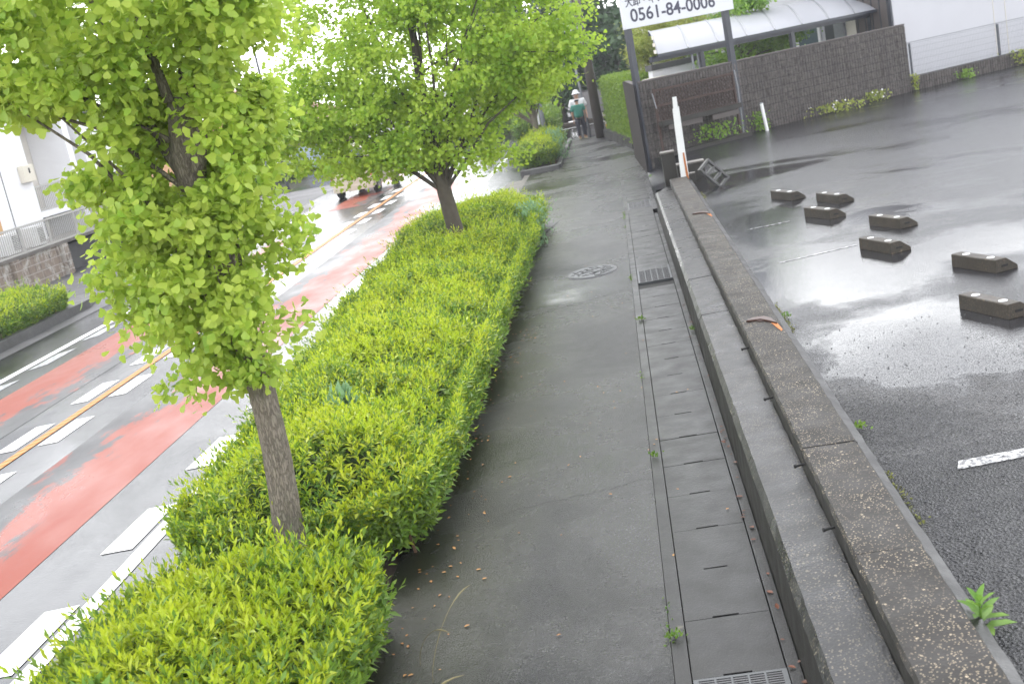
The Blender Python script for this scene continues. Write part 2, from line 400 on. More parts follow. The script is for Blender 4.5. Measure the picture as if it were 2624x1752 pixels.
# ------------------------------------------------------------------ setting: ground, road, pavement
def sheet(name, poly, z, mat):
    o = MB().sheet(poly, z).build(name, mat, fix=False)
    if o.data.polygons[0].normal.z < 0: o.data.flip_normals()
    return struct(o)
def rect(x0, y0, x1, y1): return [(x0, y0), (x1, y0), (x1, y1), (x0, y1)]
M['ground'] = simple('far_ground', (.10, .12, .06), .9, .3, .5)
sheet('ground', rect(-300, -60, 300, 600), -.40, M['ground'])
sheet('road', [(-11.3, -12), (9, -12), (9, 20), (14, 45), (30, 60), (30, 66), (-3, 61.5), (-8.6, 64), (-20, 66), (-60, 66), (-60, 48.5), (-30, 47), (-15, 48), (-11.3, 48)], -.15, M['road'])
sheet('forecourt', rect(-40, -10, -11.3, 48.2), -.145, M['forecourt'])
sheet('far_parking_ground', rect(-60, 66.2, 40, 160), -.12, M['forecourt'])
# pavement slab
sw = MB().prism([(-2.75, 23.6), (-2.75, 34.3), (-1.93, 34.3), (-1.93, 44.8), (-.3, 44.8), (.5, 34), (.62, 27.4), (.45, 26.5), (.45, 22.0), (-.19, 22), (-.19, 0), (-1.93, 0), (-1.93, 23.6)], -.148, 0)
struct(sw.build('sidewalk', M['walk']))
struct(MB().box((-2.84, 29, -.075), (.16, 10.4, .14)).build('driveway_kerb', M['gutter']))
sheet('gutter', rect(-3.45, 23.6, -2.925, 34.2), -.143, M['gutter'])
struct(MB().span((-2.9, 33.9, -.146), (-1.9, 34.25, .13)).span((-3.05, 34.25, -.146), (-2.9, 44.6, .10)).span((-1.96, 34.25, 0.002), (-1.84, 44.6, .12)).build('planter_kerb', M['kerb']))
# soil of the beds
struct(MB().span((-3.42, 0, -.147), (-1.935, 23.55, -.02)).span((-2.895, 34.26, -.147), (-1.965, 44.6, .06)).build('bed_soil', M['soil']))
struct(MB().span((-3.56, 0, -.146), (-3.425, 23.6, .02)).build('road_kerb', M['kerb']))
# kerb strip left of the drain, channel under the covers, concrete strip right
struct(MB().span((-.186, -1, -.147), (-.108, 27.6, .006)).build('drain_kerb', M['cover']))
struct(MB().span((-.105, -1, -.148), (.352, 27.6, -.03)).build('drain_channel', M['dark']))
struct(MB().span((.355, -1, -.147), (.415, 21.4, .004)).build('wall_foot_strip', M['cover']))
# parking lot with a ramp down at the entrance
def lot_z(x, y):
    t = np.clip((y-21.6)/1.2, 0, 1); s = np.clip((x-.5)/1.3+np.clip((y-26)/5, 0, .6), 0, 1); s = s*s*(3-2*s)
    return .40*(1-t)+.40*t*s
def lot():
    xs = np.concatenate([np.linspace(.46, 3, 26), np.linspace(3.4, 40, 24)]); ys = np.concatenate([np.linspace(-10, 21, 12), np.linspace(21.5, 30, 30), np.linspace(31, 60, 10)])
    b = MB(); n = len(ys)
    vs = [(x, y, float(lot_z(x, y))) for x in xs for y in ys]
    fs = [(i*n+j, (i+1)*n+j, (i+1)*n+j+1, i*n+j+1) for i in range(len(xs)-1) for j in range(n-1) if not (xs[i+1] < 1.1 and ys[j+1] < 21.6) and not (ys[j] > 29+(xs[i]-.5)*.72+2 or (xs[i] < 1.4 and ys[j+1] > 29.5))]
    b.add(vs, fs); o = b.build('parking_lot', M['lot'], smooth=True, fix=False); struct(o)
lot()
# painted markings
def ymark(x0, x1, y0, y1, m, name, z=-.146):
    return sheet(name, rect(x0, y0, x1, y1), z, m)
def multi(name, rects, z, m):
    b = MB()
    for r in rects: b.sheet(rect(*r) if len(r) == 4 and not hasattr(r[0], '__len__') else r, z)
    return struct(b.build(name, m, fix=False))
def red_sheet(rs):
    b = MB()
    for r in rs: b.sheet(rect(*r), -.147)
    o = b.build('red_lane_paint', M['red'], fix=False); me = o.data; uv = me.uv_layers.new(name='UVMap')
    for p in me.polygons:
        xs = [me.vertices[me.loops[l].vertex_index].co.x for l in p.loop_indices]; a, c = min(xs), max(xs); fl = a < -7.5
        for l, x in zip(p.loop_indices, xs): uv.data[l].uv = (((c-x) if fl else (x-a))/(c-a), 0)
    struct(o)
red_sheet([(-6.62, -10, -5.28, 38), (-9.42, -10, -8.12, 30), (-9.42, 35.9, -8.12, 52)])
struct(MB().add([(-7.48, -10, -.143), (-7.36, -10, -.143), (-7.34, 20, -.143), (-7.43, 45, -.143), (-7.56, 45, -.143), (-7.46, 20, -.143)], [(0, 1, 2, 5), (5, 2, 3, 4)]).build('centre_line_paint', M['yellow'], fix=False))
dl = []
for k in range(-5, 17):
    y = 12.46+2*k
    dl += [[(-7.80, y), (-7.56, y+.03), (-7.55, y+1.06), (-7.79, y+1.03)], [(-7.29, y+.07), (-7.05, y+.1), (-7.04, y+1.1), (-7.28, y+1.07)]]
multi('centre_dash_paint', dl, -.1445, M['white_paint'])
multi('shoulder_dash_paint', [[(-4.74, 6.58+2*k), (-4.47, 6.6+2*k), (-4.46, 7.6+2*k), (-4.72, 7.56+2*k)] for k in range(-4, 16)], -.1445, M['white_paint'])
multi('edge_line_paint', [(-4.42, -10, -4.27, 45)], -.1445, M['white_paint'])
multi('left_edge_line_paint', [(-10.24, -10, -10.08, 47)], -.1445, M['white_paint'])
multi('left_faded_dash_paint', [[(-10.0, 15.5+2*k), (-9.78, 15.8+2*k), (-9.78, 16.9+2*k), (-10.0, 16.6+2*k)] for k in range(-4, 10)], -.1445, M['faded_paint'])
multi('bay_line_paint', [[(1.52, 6.32), (3.5, 6.52), (3.5, 6.66), (1.56, 6.44)], [(1.48, 12.90), (2.37, 13.15), (2.37, 13.19), (1.48, 12.94)], [(1.42, 15.42), (1.98, 15.5), (1.98, 15.56), (1.42, 15.47)]], .4035, M['lot_paint'])
multi('crossing_stop_paint', [[(-2.1, 44.95), (-1.0, 45.25), (-1.0, 45.45), (-2.1, 45.15)], [(-3.2, 55.2), (-.2, 55.9), (-.2, 56.2), (-3.2, 55.5)]], -.146, M['white_paint'])
# asphalt patches and cracks in the pavement
M['patch'] = asphalt('patched_asphalt', (.04, .04, .042), .6, .4, .8, .4, .7, 90, .7).m
sheet('pavement_patch', [(-2.4, 20.55), (-1.82, 20.4), (-1.46, 22.65), (-2.4, 22.9)], .004, M['patch'])
def crack(pts, wd=.012, z=.003):
    b = MB()
    for (a, c) in zip(pts[:-1], pts[1:]):
        dx, dy = c[0]-a[0], c[1]-a[1]; L = math.hypot(dx, dy); nx, ny = -dy/L*wd/2, dx/L*wd/2
        b.add([(a[0]-nx, a[1]-ny, z), (c[0]-nx, c[1]-ny, z), (c[0]+nx, c[1]+ny, z), (a[0]+nx, a[1]+ny, z)], [(0, 1, 2, 3)])
    struct(b.build('pavement_crack', M['dark'], fix=False))
def jag(x0, y0, x1, y1, n=14, j=.03):
    return [(x0+(x1-x0)*i/n, y0+(y1-y0)*i/n+random.uniform(-j, j)) for i in range(n+1)]
crack(jag(-1.3, 7.75, -.2, 8.0), .004); crack(jag(-1.85, 14.1, -.1, 15.0), .008); crack(jag(-1.9, 36.8, .1, 38.6), .10, .003)
crack(jag(-2.4, 27.6, -.2, 28.0), .03); crack([(-1.46, 22.65), (-1.82, 20.4), (-2.4, 20.55)], .02, .006)
crack(jag(-1.7, 31.2, -.3, 30.6, 8, .02), .02)

# ------------------------------------------------------------------ drain covers and gratings
def cover_mesh():
    x0, x1, L, s0, s1, nt = .001, .449, .5965, .15, .29, .016
    poly = [(x0, 0), (s0, 0), (s0, nt), (s1, nt), (s1, 0), (x1, 0), (x1, L), (x0, L)]
    b = MB().prism(poly, -.06, 0); o = b.build('drain_cover', M['cover']); return o
cov = cover_mesh(); first = True; cnt = {}
ORD = ['', 'first', 'second', 'third', 'fourth', 'fifth', 'sixth', 'seventh', 'eighth', 'ninth', 'tenth', 'eleventh', 'twelfth', 'thirteenth', 'fourteenth', 'fifteenth', 'sixteenth', 'seventeenth', 'eighteenth', 'nineteenth', 'twentieth', 'twenty first', 'twenty second']
y0 = 5.17+.003
k = 0
for i in range(-4, 38):
    y = y0+.6*i
    if y > 27.2: break
    if 15.0 < y+.3 < 16.2 or 22.35 < y+.3 < 23.6 or y < 5.1: continue
    o = cov if first else cov.copy()
    if not first: COL.objects.link(o)
    first = False
    o.location = (-.102, y, .002+random.uniform(-.0015, .0015)); o.rotation_euler = (random.uniform(-.002, .002), random.uniform(-.003, .003), 0)
    seg = 'nearest' if y < 15 else ('middle' if y < 22.3 else 'farthest'); cnt[seg] = cnt.get(seg, 0)+1
    tag(o, ORD[cnt[seg]]+' concrete drain cover counted away from the '+seg+' drain grating', 'drain cover', 'concrete covers over the roadside drain')
def grating(y, L, label):
    e = empty('drain_grating', (-.1, y, 0), label, 'drain grating', 'steel gratings in the drain strip')
    b = MB(); b.span((-.1, y, -.05), (-.075, y+L, .004)); b.span((.325, y, -.05), (.35, y+L, .004)); b.span((-.075, y, -.05), (.325, y+.02, .004)); b.span((-.075, y+L-.02, -.05), (.325, y+L, .004))
    b.build('frame', M['grate'], e)
    b = MB(); n = 34
    for i in range(n):
        yy = y+.03+(L-.06)*i/(n-1); b.span((-.075, yy-.006, -.04), (.325, yy+.006, .001))
    b.build('bars', M['iron'], e)
    b = MB()
    for i in range(1, 5): xx = -.075+.4*i/5; b.span((xx-.005, y+.02, -.03), (xx+.005, y+L-.02, .005))
    b.build('cross_bars', M['grate'], e)
grating(15.0+.17, 1.0, 'dark steel drain grating beside the manhole in mid pavement')
grating(22.45, 1.0, 'pale steel drain grating next to the end of the low wall')
grating(4.42, .748, 'steel drain grating at the bottom edge nearest the viewer')

# manhole
mh = empty('manhole_cover', (-.73, 16.6, 0), 'round patterned iron manhole cover in the wet pavement', 'manhole cover')
b = MB(); n = 40
b.prism([(-.73+.36*math.cos(2*PI*i/n), 16.6+.5*math.sin(2*PI*i/n)*.9) for i in range(n)], -.01, .005); b.build('rim', M['iron'], mh)
b = MB(); b.prism([(-.73+.33*math.cos(2*PI*i/n), 16.6+.415*math.sin(2*PI*i/n)) for i in range(n)], .005, .009); b.build('lid', M['grate'], mh)
b = MB()
for i in range(90):
    a = random.uniform(0, 2*PI); r = math.sqrt(random.random())*.29
    b.box((-.73+r*math.cos(a), 16.6+1.25*r*math.sin(a), .012), (.028, .045, .006), (0, 0, random.choice((0, .8))))
b.build('raised_pattern', M['iron'], mh)

# ------------------------------------------------------------------ low stepped wall beside the pavement
def wavy_extr(prof, y0, y1, step, amp, seed):
    n = max(2, int((y1-y0)/step)); b = MB(); m = len(prof); r = random.Random(seed)
    vs = []
    for i in range(n+1):
        y = y0+(y1-y0)*i/n
        for (x, z) in prof: vs.append((x+r.uniform(-amp, amp), y, z+r.uniform(-amp, amp)*.7))
    fs = [(i*m+j, i*m+(j+1) % m, (i+1)*m+(j+1) % m, (i+1)*m+j) for i in range(n) for j in range(m)]
    fs += [tuple(range(m)), tuple(range(n*m+m-1, n*m-1, -1))]
    b.add(vs, fs); return b
def facemat(o, xmax):           # the street side faces carry a darker, less speckled concrete
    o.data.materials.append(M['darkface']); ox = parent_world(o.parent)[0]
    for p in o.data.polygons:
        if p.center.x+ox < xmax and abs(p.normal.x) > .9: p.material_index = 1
lw = empty('low_step_wall', (.42, 12, 0), 'lower dark concrete step wall running right beside the drain covers', 'low wall')
for (a, c, nm) in ((-2, 10.98, 'wall_segment'), (11.0, 12.76, 'wall_segment'), (12.79, 21.0, 'wall_segment')):
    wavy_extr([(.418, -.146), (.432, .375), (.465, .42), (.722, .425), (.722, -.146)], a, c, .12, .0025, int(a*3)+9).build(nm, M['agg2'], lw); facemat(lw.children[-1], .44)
wavy_extr([(.42, -.146), (.435, .33), (.60, .40), (.722, .41), (.722, -.146)], 21.0, 21.55, .1, .002, 3).build('rounded_end', M['agg2'], lw)
uw = empty('upper_kerb_wall', (.9, 12, .4), 'upper speckled concrete wall between the step and the car park', 'low wall')
for (a, c) in ((-2, 5.13), (5.133, 6.62), (6.64, 9.65), (9.654, 14.88), (14.884, 21.5)):
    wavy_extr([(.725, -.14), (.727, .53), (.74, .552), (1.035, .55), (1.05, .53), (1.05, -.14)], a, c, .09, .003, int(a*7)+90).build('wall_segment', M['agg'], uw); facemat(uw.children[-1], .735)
wavy_extr([(1.052, .0), (1.052, .505), (1.12, .47), (1.14, .40), (1.14, 0)], -2, 21.5, .15, .004, 5).build('mortar_ledge', M['cover'], uw)
# rusty cut off rail posts in the wall top
def stub(x, y, label):
    e = empty('rusty_post_stub', (x, y, .55), label, 'post stub', 'cut off rail posts in the wall top')
    b = MB(); b.tube([(x, y, .552), (x, y, .562)], .045, 12); b.build('socket_ring', M['rust'], e)
    b = MB(); fl_ = [(x-.13, y+.02), (x-.07, y+.09), (x+.03, y+.08), (x+.075, y-.02), (x+.10, y-.22), (x+.045, y-.10), (x-.01, y+.0), (x-.07, y+.01)]; b.prism(fl_, .5535, .572); b.build('torn_flange', M['rust_stain'], e, bevel=.004)
    b = MB(); pts = [(x+.06, y-.14), (x+.105, y-.18), (x+.115, y-.42), (x+.10, y-.46), (x+.085, y-.36)]; b.prism(pts, .5535, .5565); b.build('rust_streak', M['rust_or'], e)
stub(.93, 16.6, 'rusted post stub in the wall top farther up by the end of the wall')
stub(.91, 9.85, 'large dark rusted post stub with an orange streak on the wall top')
for (x, y, lab) in ((.742, 6.55, 'black bolt across the wall gap beside the broken wall joint'), (.742, 5.62, 'nearest black bolt sticking out of the upper wall face'), (.742, 7.9, 'small black bolt in the upper wall face between the stub and the broken joint'), (.742, 9.3, 'small black bolt in the wall face just before the large rusted stub')):
    b = MB(); b.tube([(x+.03, y, .49), (x-.07, y-.02, .485)], .0075, 8); b.tube([(x-.07, y-.02, .485), (x-.08, y-.022, .485)], .012, 6)
    tag(b.build('anchor_bolt', M['dark']), lab, 'bolt', 'bolts in the wall face')

# concrete posts where the wall ends
def post(name, x0, y0, x1, y1, z0, z1, mat, label, cat):
    return tag(MB().span((x0, y0, z0), (x1, y1, z1)).build(name, mat, bevel=.012), label, cat)
M['postc'] = aggregate('post_concrete', (.034, .031, .027), (.08, .075, .07), .6, .3, 60)
a_ = empty('concrete_post', (.77, 21.8, 0), 'square concrete post with a pale top at the end of the low wall', 'concrete post')
MB().span((.65, 21.62, 0), (.89, 21.9, 1.0)).build('shaft', M['postc'], a_, bevel=.01); MB().span((.64, 21.61, 1.0), (.9, 21.91, 1.03)).build('cap', M['gutter'], a_, bevel=.01)
a_ = empty('concrete_block_pillar', (1.05, 22.2, .2), 'wide low concrete block with a pale top behind the white steel post', 'concrete block')
MB().span((.92, 22.0, .05), (1.42, 22.3, .70)).build('body', M['postc'], a_, bevel=.01); MB().span((.91, 21.99, .70), (1.43, 22.31, .73)).build('cap', M['gutter'], a_, bevel=.01)
a_ = empty('short_concrete_pillar', (1.14, 21.6, .2), 'short narrow concrete post between the kerb wall end and the hollow block', 'concrete post')
MB().span((1.07, 21.53, .1), (1.2, 21.7, .57)).build('body', M['postc'], a_, bevel=.01); MB().span((1.065, 21.525, .57), (1.205, 21.705, .585)).build('cap', M['gutter'], a_, bevel=.005)
# white L section post
a_ = empty('white_steel_post', (1.0, 21.45, .4), 'tall broken white steel angle post with rust at its foot', 'steel post')
def prof_post(b, x0, y, z0, x1, z1, w0, w1, th=.012):
    b.add([(x0-w0/2, y, z0), (x0+w0/2, y, z0), (x1+w1/2, y, z1), (x1-w1/2, y, z1), (x0-w0/2, y+th, z0), (x0+w0/2, y+th, z0), (x1+w1/2, y+th, z1), (x1-w1/2, y+th, z1)],
          [(0, 1, 2, 3), (7, 6, 5, 4), (0, 4, 5, 1), (3, 2, 6, 7), (1, 5, 6, 2), (0, 3, 7, 4)])
b = MB(); prof_post(b, 1.0, 21.45, .50, 1.035, 1.78, .13, .115); prof_post(b, 1.035, 21.448, 1.78, 1.045, 1.98, .085, .075)
b.add([(1.060, 21.46, .5), (1.075, 21.58, .5), (1.095, 21.58, 1.8), (1.083, 21.46, 1.8), (1.07, 21.455, .5), (1.085, 21.575, .5), (1.105, 21.575, 1.8), (1.093, 21.455, 1.8)], [(0, 1, 2, 3), (7, 6, 5, 4), (0, 4, 5, 1), (1, 5, 6, 2), (2, 6, 7, 3), (3, 7, 4, 0)])
b.build('angle_bar', M['white_steel'], a_)
b = MB(); prof_post(b, 1.055, 21.442, .38, 1.045, .98, .045, .028, .006); b.build('rust_strip', M['rust_or'], a_)
# hollow concrete block leaning
def hollow():
    a_ = empty('hollow_concrete_block', (1.42, 20.5, .42), 'grey hollow concrete block leaning beside the end of the kerb wall', 'concrete block')
    b = MB(); L, Hh, T = .50, .25, .15; w_ = .035
    b.span((-L/2, 0, 0), (L/2, T, w_)); b.span((-L/2, 0, Hh-w_), (L/2, T, Hh))
    for i in range(4):
        x = -L/2+w_/2+(L-w_)*i/3; b.span((x-w_/2, 0.001, w_), (x+w_/2, T-.001, Hh-w_))
    o = b.build('block_body', M['kerb'], None, bevel=.004); o.parent = a_; o.rotation_euler = (math.radians(-12), math.radians(50), math.radians(4)); o.location = (-.04, -.1, .13)
hollow()

# ------------------------------------------------------------------ wheel stops
def wheel_stop():
    e = empty('wheel_stop', (0, 0, 0), 'x', 'wheel stop', 'concrete wheel stops on the car park')
    L = .62
    prof = [(0, 0), (.005, .115), (.012, .122), (.12, .122), (.235, .035), (.24, 0)]
    b = MB(); b.extr(prof, 0, L); b.build('block', M['stop'], e, local=True, bevel=.004)
    for y in (.13, .47):
        b = MB(); b.tube([(.06, y, .1225), (.06, y, .127)], .035, 16); b.build('reflector', M['white_steel'], e, local=True)
    b = MB(); b.box((.10, -.001, .055), (.07, .004, .02)); b.build('end_recess', M['dark'], e, local=True)
    return e
ws0 = wheel_stop()
stops = [((2.71, 9.15), (2.46, 9.87), 'brown grey wheel stop nearest the viewer at the right edge'),
         ((3.11, 10.73), (2.85, 11.30), 'rust stained wheel stop just behind the nearest one at the right edge'),
         ((2.55, 12.34), (2.36, 12.92), 'third nearest wheel stop standing alone in front of the mirrored one'),
         ((2.95, 13.63), (2.71, 14.18), 'wheel stop mirrored in the puddle, right of the second pair'),
         ((2.42, 15.10), (2.22, 15.57), 'wheel stop in the puddle, left and nearer of the far pairs'),
         ((2.74, 16.19), (2.56, 16.78), 'far wheel stop on the right, beside the farthest one'),
         ((2.26, 17.25), (2.07, 17.76), 'farthest wheel stop, leftmost toward the hollow block')]
for i, (nr, fr, lab) in enumerate(stops):
    o = ws0 if i == 0 else copy_tree(ws0)
    ang = math.atan2(fr[1]-nr[1], fr[0]-nr[0])-PI/2
    ang = math.radians(20)*.6+ang*.4
    o.location = (nr[0], nr[1], .4); o.rotation_euler = (0, 0, ang); o['label'] = lab

# ------------------------------------------------------------------ block wall at the back of the car park
W0 = Vector((1.2, 28.1, 0)); TH = math.atan2(4.6, 6.6); UX, UY = math.cos(TH), math.sin(TH)
def LW(uu, vv, z=0): return (W0.x+uu*UX-vv*UY, W0.y+uu*UY+vv*UX, z)
def ribwall(name, L, H, mat, parent, courses, th=.15, seed=1):
    """split-rib block wall in local coords: u along, front face at v=0 looking to -v"""
    r = np.random.default_rng(seed)
    us = np.arange(0, L+.001, .0222); zs = np.arange(0, H+.001, .0333)
    rib = r.uniform(.2, 1, size=(int(L/.0888)+3, courses+2)); b = MB(); nz = len(zs); vs = []
    ch = H/courses
    for x in us:
        for z in zs:
            ci = int(z/ch); t = (x % .0888)/.0888; hh = .03*abs(math.sin(PI*t))**.5*(.55+.35*rib[int(x/.0888), 0]+.10*rib[int(x/.0888), ci])
            off = .2*(ci % 2)
            if min((x+off) % .42, .42-(x+off) % .42) < .012: hh = -.004
            if min(z % ch, ch-z % ch) < .012: hh *= .6
            vs.append((x, -hh-r.uniform(0, .006), z))
    fs = [(i*nz+j, (i+1)*nz+j, (i+1)*nz+j+1, i*nz+j+1) for i in range(len(us)-1) for j in range(nz-1)]
    b.add(vs, fs); b.build(name, mat, parent, local=True, fix=False)
M['block'] = None
def blockm():
    a = N('ribbed_block'); v = a.geo(); g = a.ramp(a.noise(v, 11, 7, .8), [(.34, 0), (.66, 1)])
    sp = a.n('SeparateXYZ'); a.l(a.co(), sp.inputs[0])
    ph = a.mathn('MULTIPLY_ADD', sp.outputs[0], PI/.0888, a.mathn('MULTIPLY', g, .9)); groove = a.ramp(a.mathn('ABSOLUTE', a.mathn('SINE', ph)), [(.14, .9), (.40, 0)])
    groove = a.mathn('MULTIPLY', groove, a.ramp(a.noise(a.geo(), 6, 4), [(.3, .35), (.6, 1)]))
    ph2 = a.mathn('MULTIPLY_ADD', sp.outputs[2], PI/.1955, a.mathn('MULTIPLY', g, .3)); joint = a.ramp(a.mathn('ABSOLUTE', a.mathn('SINE', ph2)), [(.07, .75), (.2, 0)]); g2 = a.noise(v, 1.6, 5, .65); g3 = a.noise(a.geo((1, 1, .12)), 9, 4)
    c = a.mix(g, (.022, .018, .017), (.17, .15, .138)); c = a.mix(a.ramp(g2, [(.35, 0), (.65, 1)]), a.mix(.5, c, (.05, .042, .04)), c)
    c = a.mix(a.ramp(g3, [(.45, 0), (.7, .5)]), c, (.05, .045, .045))
    c = a.mix(a.mathn('MAXIMUM', groove, joint), c, (.016, .013, .013)); a.setp(Base_Color=c, Roughness=.75, Normal=a.bump(g, .8, .014)); return a.m
M['block'] = blockm()
bw = empty('block_wall', LW(-.75, 0, .38), 'dark ribbed concrete block wall behind the car park and the sign', 'block wall', rz=TH)
ribwall('rib_face', 8.78, 1.76, M['block'], bw, 9, seed=4)
MB().span((0, .001, 0), (8.78, .15, 1.76)).build('wall_body', M['block'], bw, local=True)
MB().span((-.01, -.012, 1.762), (8.79, .16, 1.795)).build('coping', M['brown_siding'], bw, local=True)
M['dull_block'] = simple('dark_weathered_block', (.045, .04, .037), .95, .5, 14, 0, .8, .1)
rw = empty('return_wall', (.5, 27.68, 0), 'ribbed block wall end running along the pavement behind the black sign post', 'block wall', rz=math.radians(92))
ribwall('rib_face', 5.4, 2.1, M['block'], rw, 9, seed=5)
# its visible faces look to -x: local -v after 92 deg turn points to +x, so the body sits on the other side
MB().span((0, -.16, 0), (5.4, -.02, 2.1)).build('wall_body', M['block'], rw, local=True)
MB().span((0, .022, 0), (5.4, .03, 2.1)).build('outer_face', M['dull_block'], rw, local=True)
tag(MB().span((.30, 34.9, 0), (.50, 35.15, 1.52)).build('gate_pillar', M['dull_block'], bevel=.01), 'lower brown block pillar between the clipped hedge and the return wall', 'pillar')
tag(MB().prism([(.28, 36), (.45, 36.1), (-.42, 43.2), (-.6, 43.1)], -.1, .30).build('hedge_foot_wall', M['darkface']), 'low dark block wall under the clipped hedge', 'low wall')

# low wall and mesh fence continuing to the right
FA = Vector((7.8, 32.73)); FB = Vector((14.0, 36.2)); fth = math.atan2(FB.y-FA.y, FB.x-FA.x); fl = (FB-FA).length
e = empty('footing_wall', (FA.x, FA.y, .38), 'knee high dark block wall under the mesh fence by the white house', 'low wall', rz=fth)
ribwall('rib_face', fl, .38, M['block'], e, 2, seed=8)
MB().span((0, .001, 0), (fl, .15, .38)).build('wall_body', M['block'], e, local=True)
MB().span((0, -.01, .381), (fl, .155, .40)).build('coping', M['kerb'], e, local=True)
e = empty('mesh_fence', (FA.x, FA.y, .78), 'grey wire mesh fence on the low wall in front of the white house', 'fence', rz=fth)
b = MB()
for i in range(int(fl/.055)): b.bar((.03+i*.055, .075, .03), (.03+i*.055, .075, .88), .005)
for z in (.08, .24, .40, .56, .72, .84): b.bar((0, .07, z), (fl, .07, z), .006)
b.tube([(0, .075, .885), (fl, .075, .885)], .009, 6); b.build('wire_panel', M['steel'], e, local=True)
for i in range(4): MB().bar((.2+i*1.98*1.6, .11, 0), (.2+i*1.98*1.6, .11, .86), .045, .045).build('post', M['navy'], e, local=True)

# ------------------------------------------------------------------ sign board on two posts
SA = Vector((.555, 27.73, 0)); SB = Vector((2.93, 29.35, 0)); sth = math.atan2(SB.y-SA.y, SB.x-SA.x); sl = (SB-SA).length
sg = empty('shop_sign', (SA.x, SA.y, .3), 'white roadside sign board with a phone number on two black posts', 'sign', rz=sth)
MB().span((-.065, -.06, -.3), (.065, .07, 5.2)).build('post', M['navy'], sg, local=True)
MB().span((sl-.075, -.06, 0.05), (sl+.065, .07, 5.2)).build('post', M['navy'], sg, local=True)
brd = MB().span((-.175, -.14, 3.065), (sl+.16, -.062, 4.9)).build('board', M['sign_white'], sg, local=True, bevel=.006)
def text(s, size, x, z, parent, mat, y=-.146, sx=1.0):
    cu = bpy.data.curves.new('lettering', 'FONT'); cu.body = s; cu.size = size; cu.extrude = .002; cu.resolution_u = 4; cu.offset = .004*size/.25
    t = bpy.data.objects.new('tmp', cu); COL.objects.link(t); bpy.context.view_layer.update()
    me = bpy.data.meshes.new_from_object(t.evaluated_get(bpy.context.evaluated_depsgraph_get())); bpy.data.objects.remove(t)
    xs = [v.co.x for v in me.vertices]; x0, x1 = min(xs), max(xs)
    o = link('lettering', me, mat, parent); o.rotation_euler = (PI/2, 0, 0); o.scale = (sx/(x1-x0), 1, 1); o.location = (x-x0*sx/(x1-x0), y, z); return o
text('0561-84-0006', .40, .03, 3.185+.02, sg, M['letter'], -.1435, 2.46)
text('\u5927\u5378\u30fb\u30ae\u30d5\u30c8\u30fb\u30af\u30e9\u30d5\u30c8', .235, -.06, 3.56, sg, M['letter'], -.1435, 2.35)

# rusty lattice frame between the posts
fr = empty('rusty_lattice_frame', LW(-.62, -.35, .36), 'rusty brown lattice frame with a shelf leaning on the block wall under the sign', 'metal frame', rz=TH)
b = MB()
for z in (1.55, 1.2, .84): b.bar((0, 0, z), (2.35, 0, z), .04, .05)
for x in (0, 2.35): b.bar((x, 0, 0), (x, 0, 1.6), .045, .045)
b.build('frame', M['rust'], fr, local=True)
b = MB(); rr = random.Random(3)
for i in range(30):
    x = -.4+i*.095
    b.bar((max(x, 0), .01, .86 if x >= 0 else .86-x*1.0), (min(x+.62, 2.35), .01, 1.54 if x+.62 <= 2.35 else 1.54-(x+.62-2.35)), .014, .01)
    b.bar((min(x+.62, 2.35), .03, .86 if x+.62 <= 2.35 else .86+(x+.62-2.35)), (max(x, 0), .03, 1.54 if x >= 0 else 1.54+x), .012, .01)
b.build('lattice', M['rust'], fr, local=True)
MB().span((-.02, -.16, .74), (2.37, .02, .85)).build('shelf', M['postc'], fr, local=True)
MB().span((.2, -.1, .62), (1.2, -.02, .74)).build('hanging_board', M['brown_siding'], fr, local=True); MB().span((1.5, -.1, .60), (2.3, -.02, .72)).build('hanging_board', M['brown_siding'], fr, local=True)
MB().tube([(2.42, -.02, 1.62), (2.42, -.06, 1.2), (2.42, -.03, .1)], .014, 6).build('conduit', M['steel'], fr, local=True); MB().tube([(-.06, -.02, 1.5), (-.03, -.05, 1.15)], .014, 6).build('conduit', M['steel'], fr, local=True)
tag(MB().add([LW(-.7, -.55, .39), LW(1.85, -.62, .395), LW(1.85, -.28, .395), LW(-.7, -.28, .39), LW(-.7, -.55, .47), LW(1.85, -.62, .49), LW(1.85, -.28, .49), LW(-.7, -.28, .47)],
    [(3, 2, 1, 0), (4, 5, 6, 7), (0, 1, 5, 4), (1, 2, 6, 5), (2, 3, 7, 6), (3, 0, 4, 7)]).build('kerb_slab', M['postc']), 'dark concrete slab on the ground below the rusty lattice frame', 'slab')
# small white marker post by wall
a_ = empty('marker_post', (3.48, 29.1, .4), 'short white marker post standing before the ribbed block wall', 'marker post')
b = MB(); b.tube([(3.48, 29.1, .4), (3.43, 29.1, 1.07)], .042, 10); b.build('tube', M['white_steel'], a_, smooth=False)
b = MB(); b.tube([(3.43, 29.1, 1.07), (3.428, 29.1, 1.09)], .045, 10); b.build('cap', M['steel'], a_)

# ------------------------------------------------------------------ carport behind the wall
cp = empty('carport', LW(1.6, 2.2, .3), 'carport with a curved milky white roof behind the block wall', 'carport', rz=TH)
def roof_pt(t): return (2.3*t, 2.36+.62*math.sin(t*PI*.5)**.8)   # v, z above base
M['poly'] = None
a = N('milky_polycarbonate'); a.setp(Base_Color=(.46, .47, .51), Roughness=.3, Transmission_Weight=.0); 
tr = a.n('BsdfTranslucent'); tr.inputs[0].default_value = (.5, .52, .55, 1); ms = a.n('MixShader'); ms.inputs[0].default_value = .3
a.l(a.b.outputs[0], ms.inputs[1]); a.l(tr.outputs[0], ms.inputs[2]); a.l(ms.outputs[0], a.out.inputs[0]); M['poly'] = a.m
b = MB(); n = 12; m = 24; vs = []
for i in range(m+1):
    for j in range(n+1):
        v_, z_ = roof_pt(j/n); vs.append((8.0*i/m+.68*v_, v_, z_))
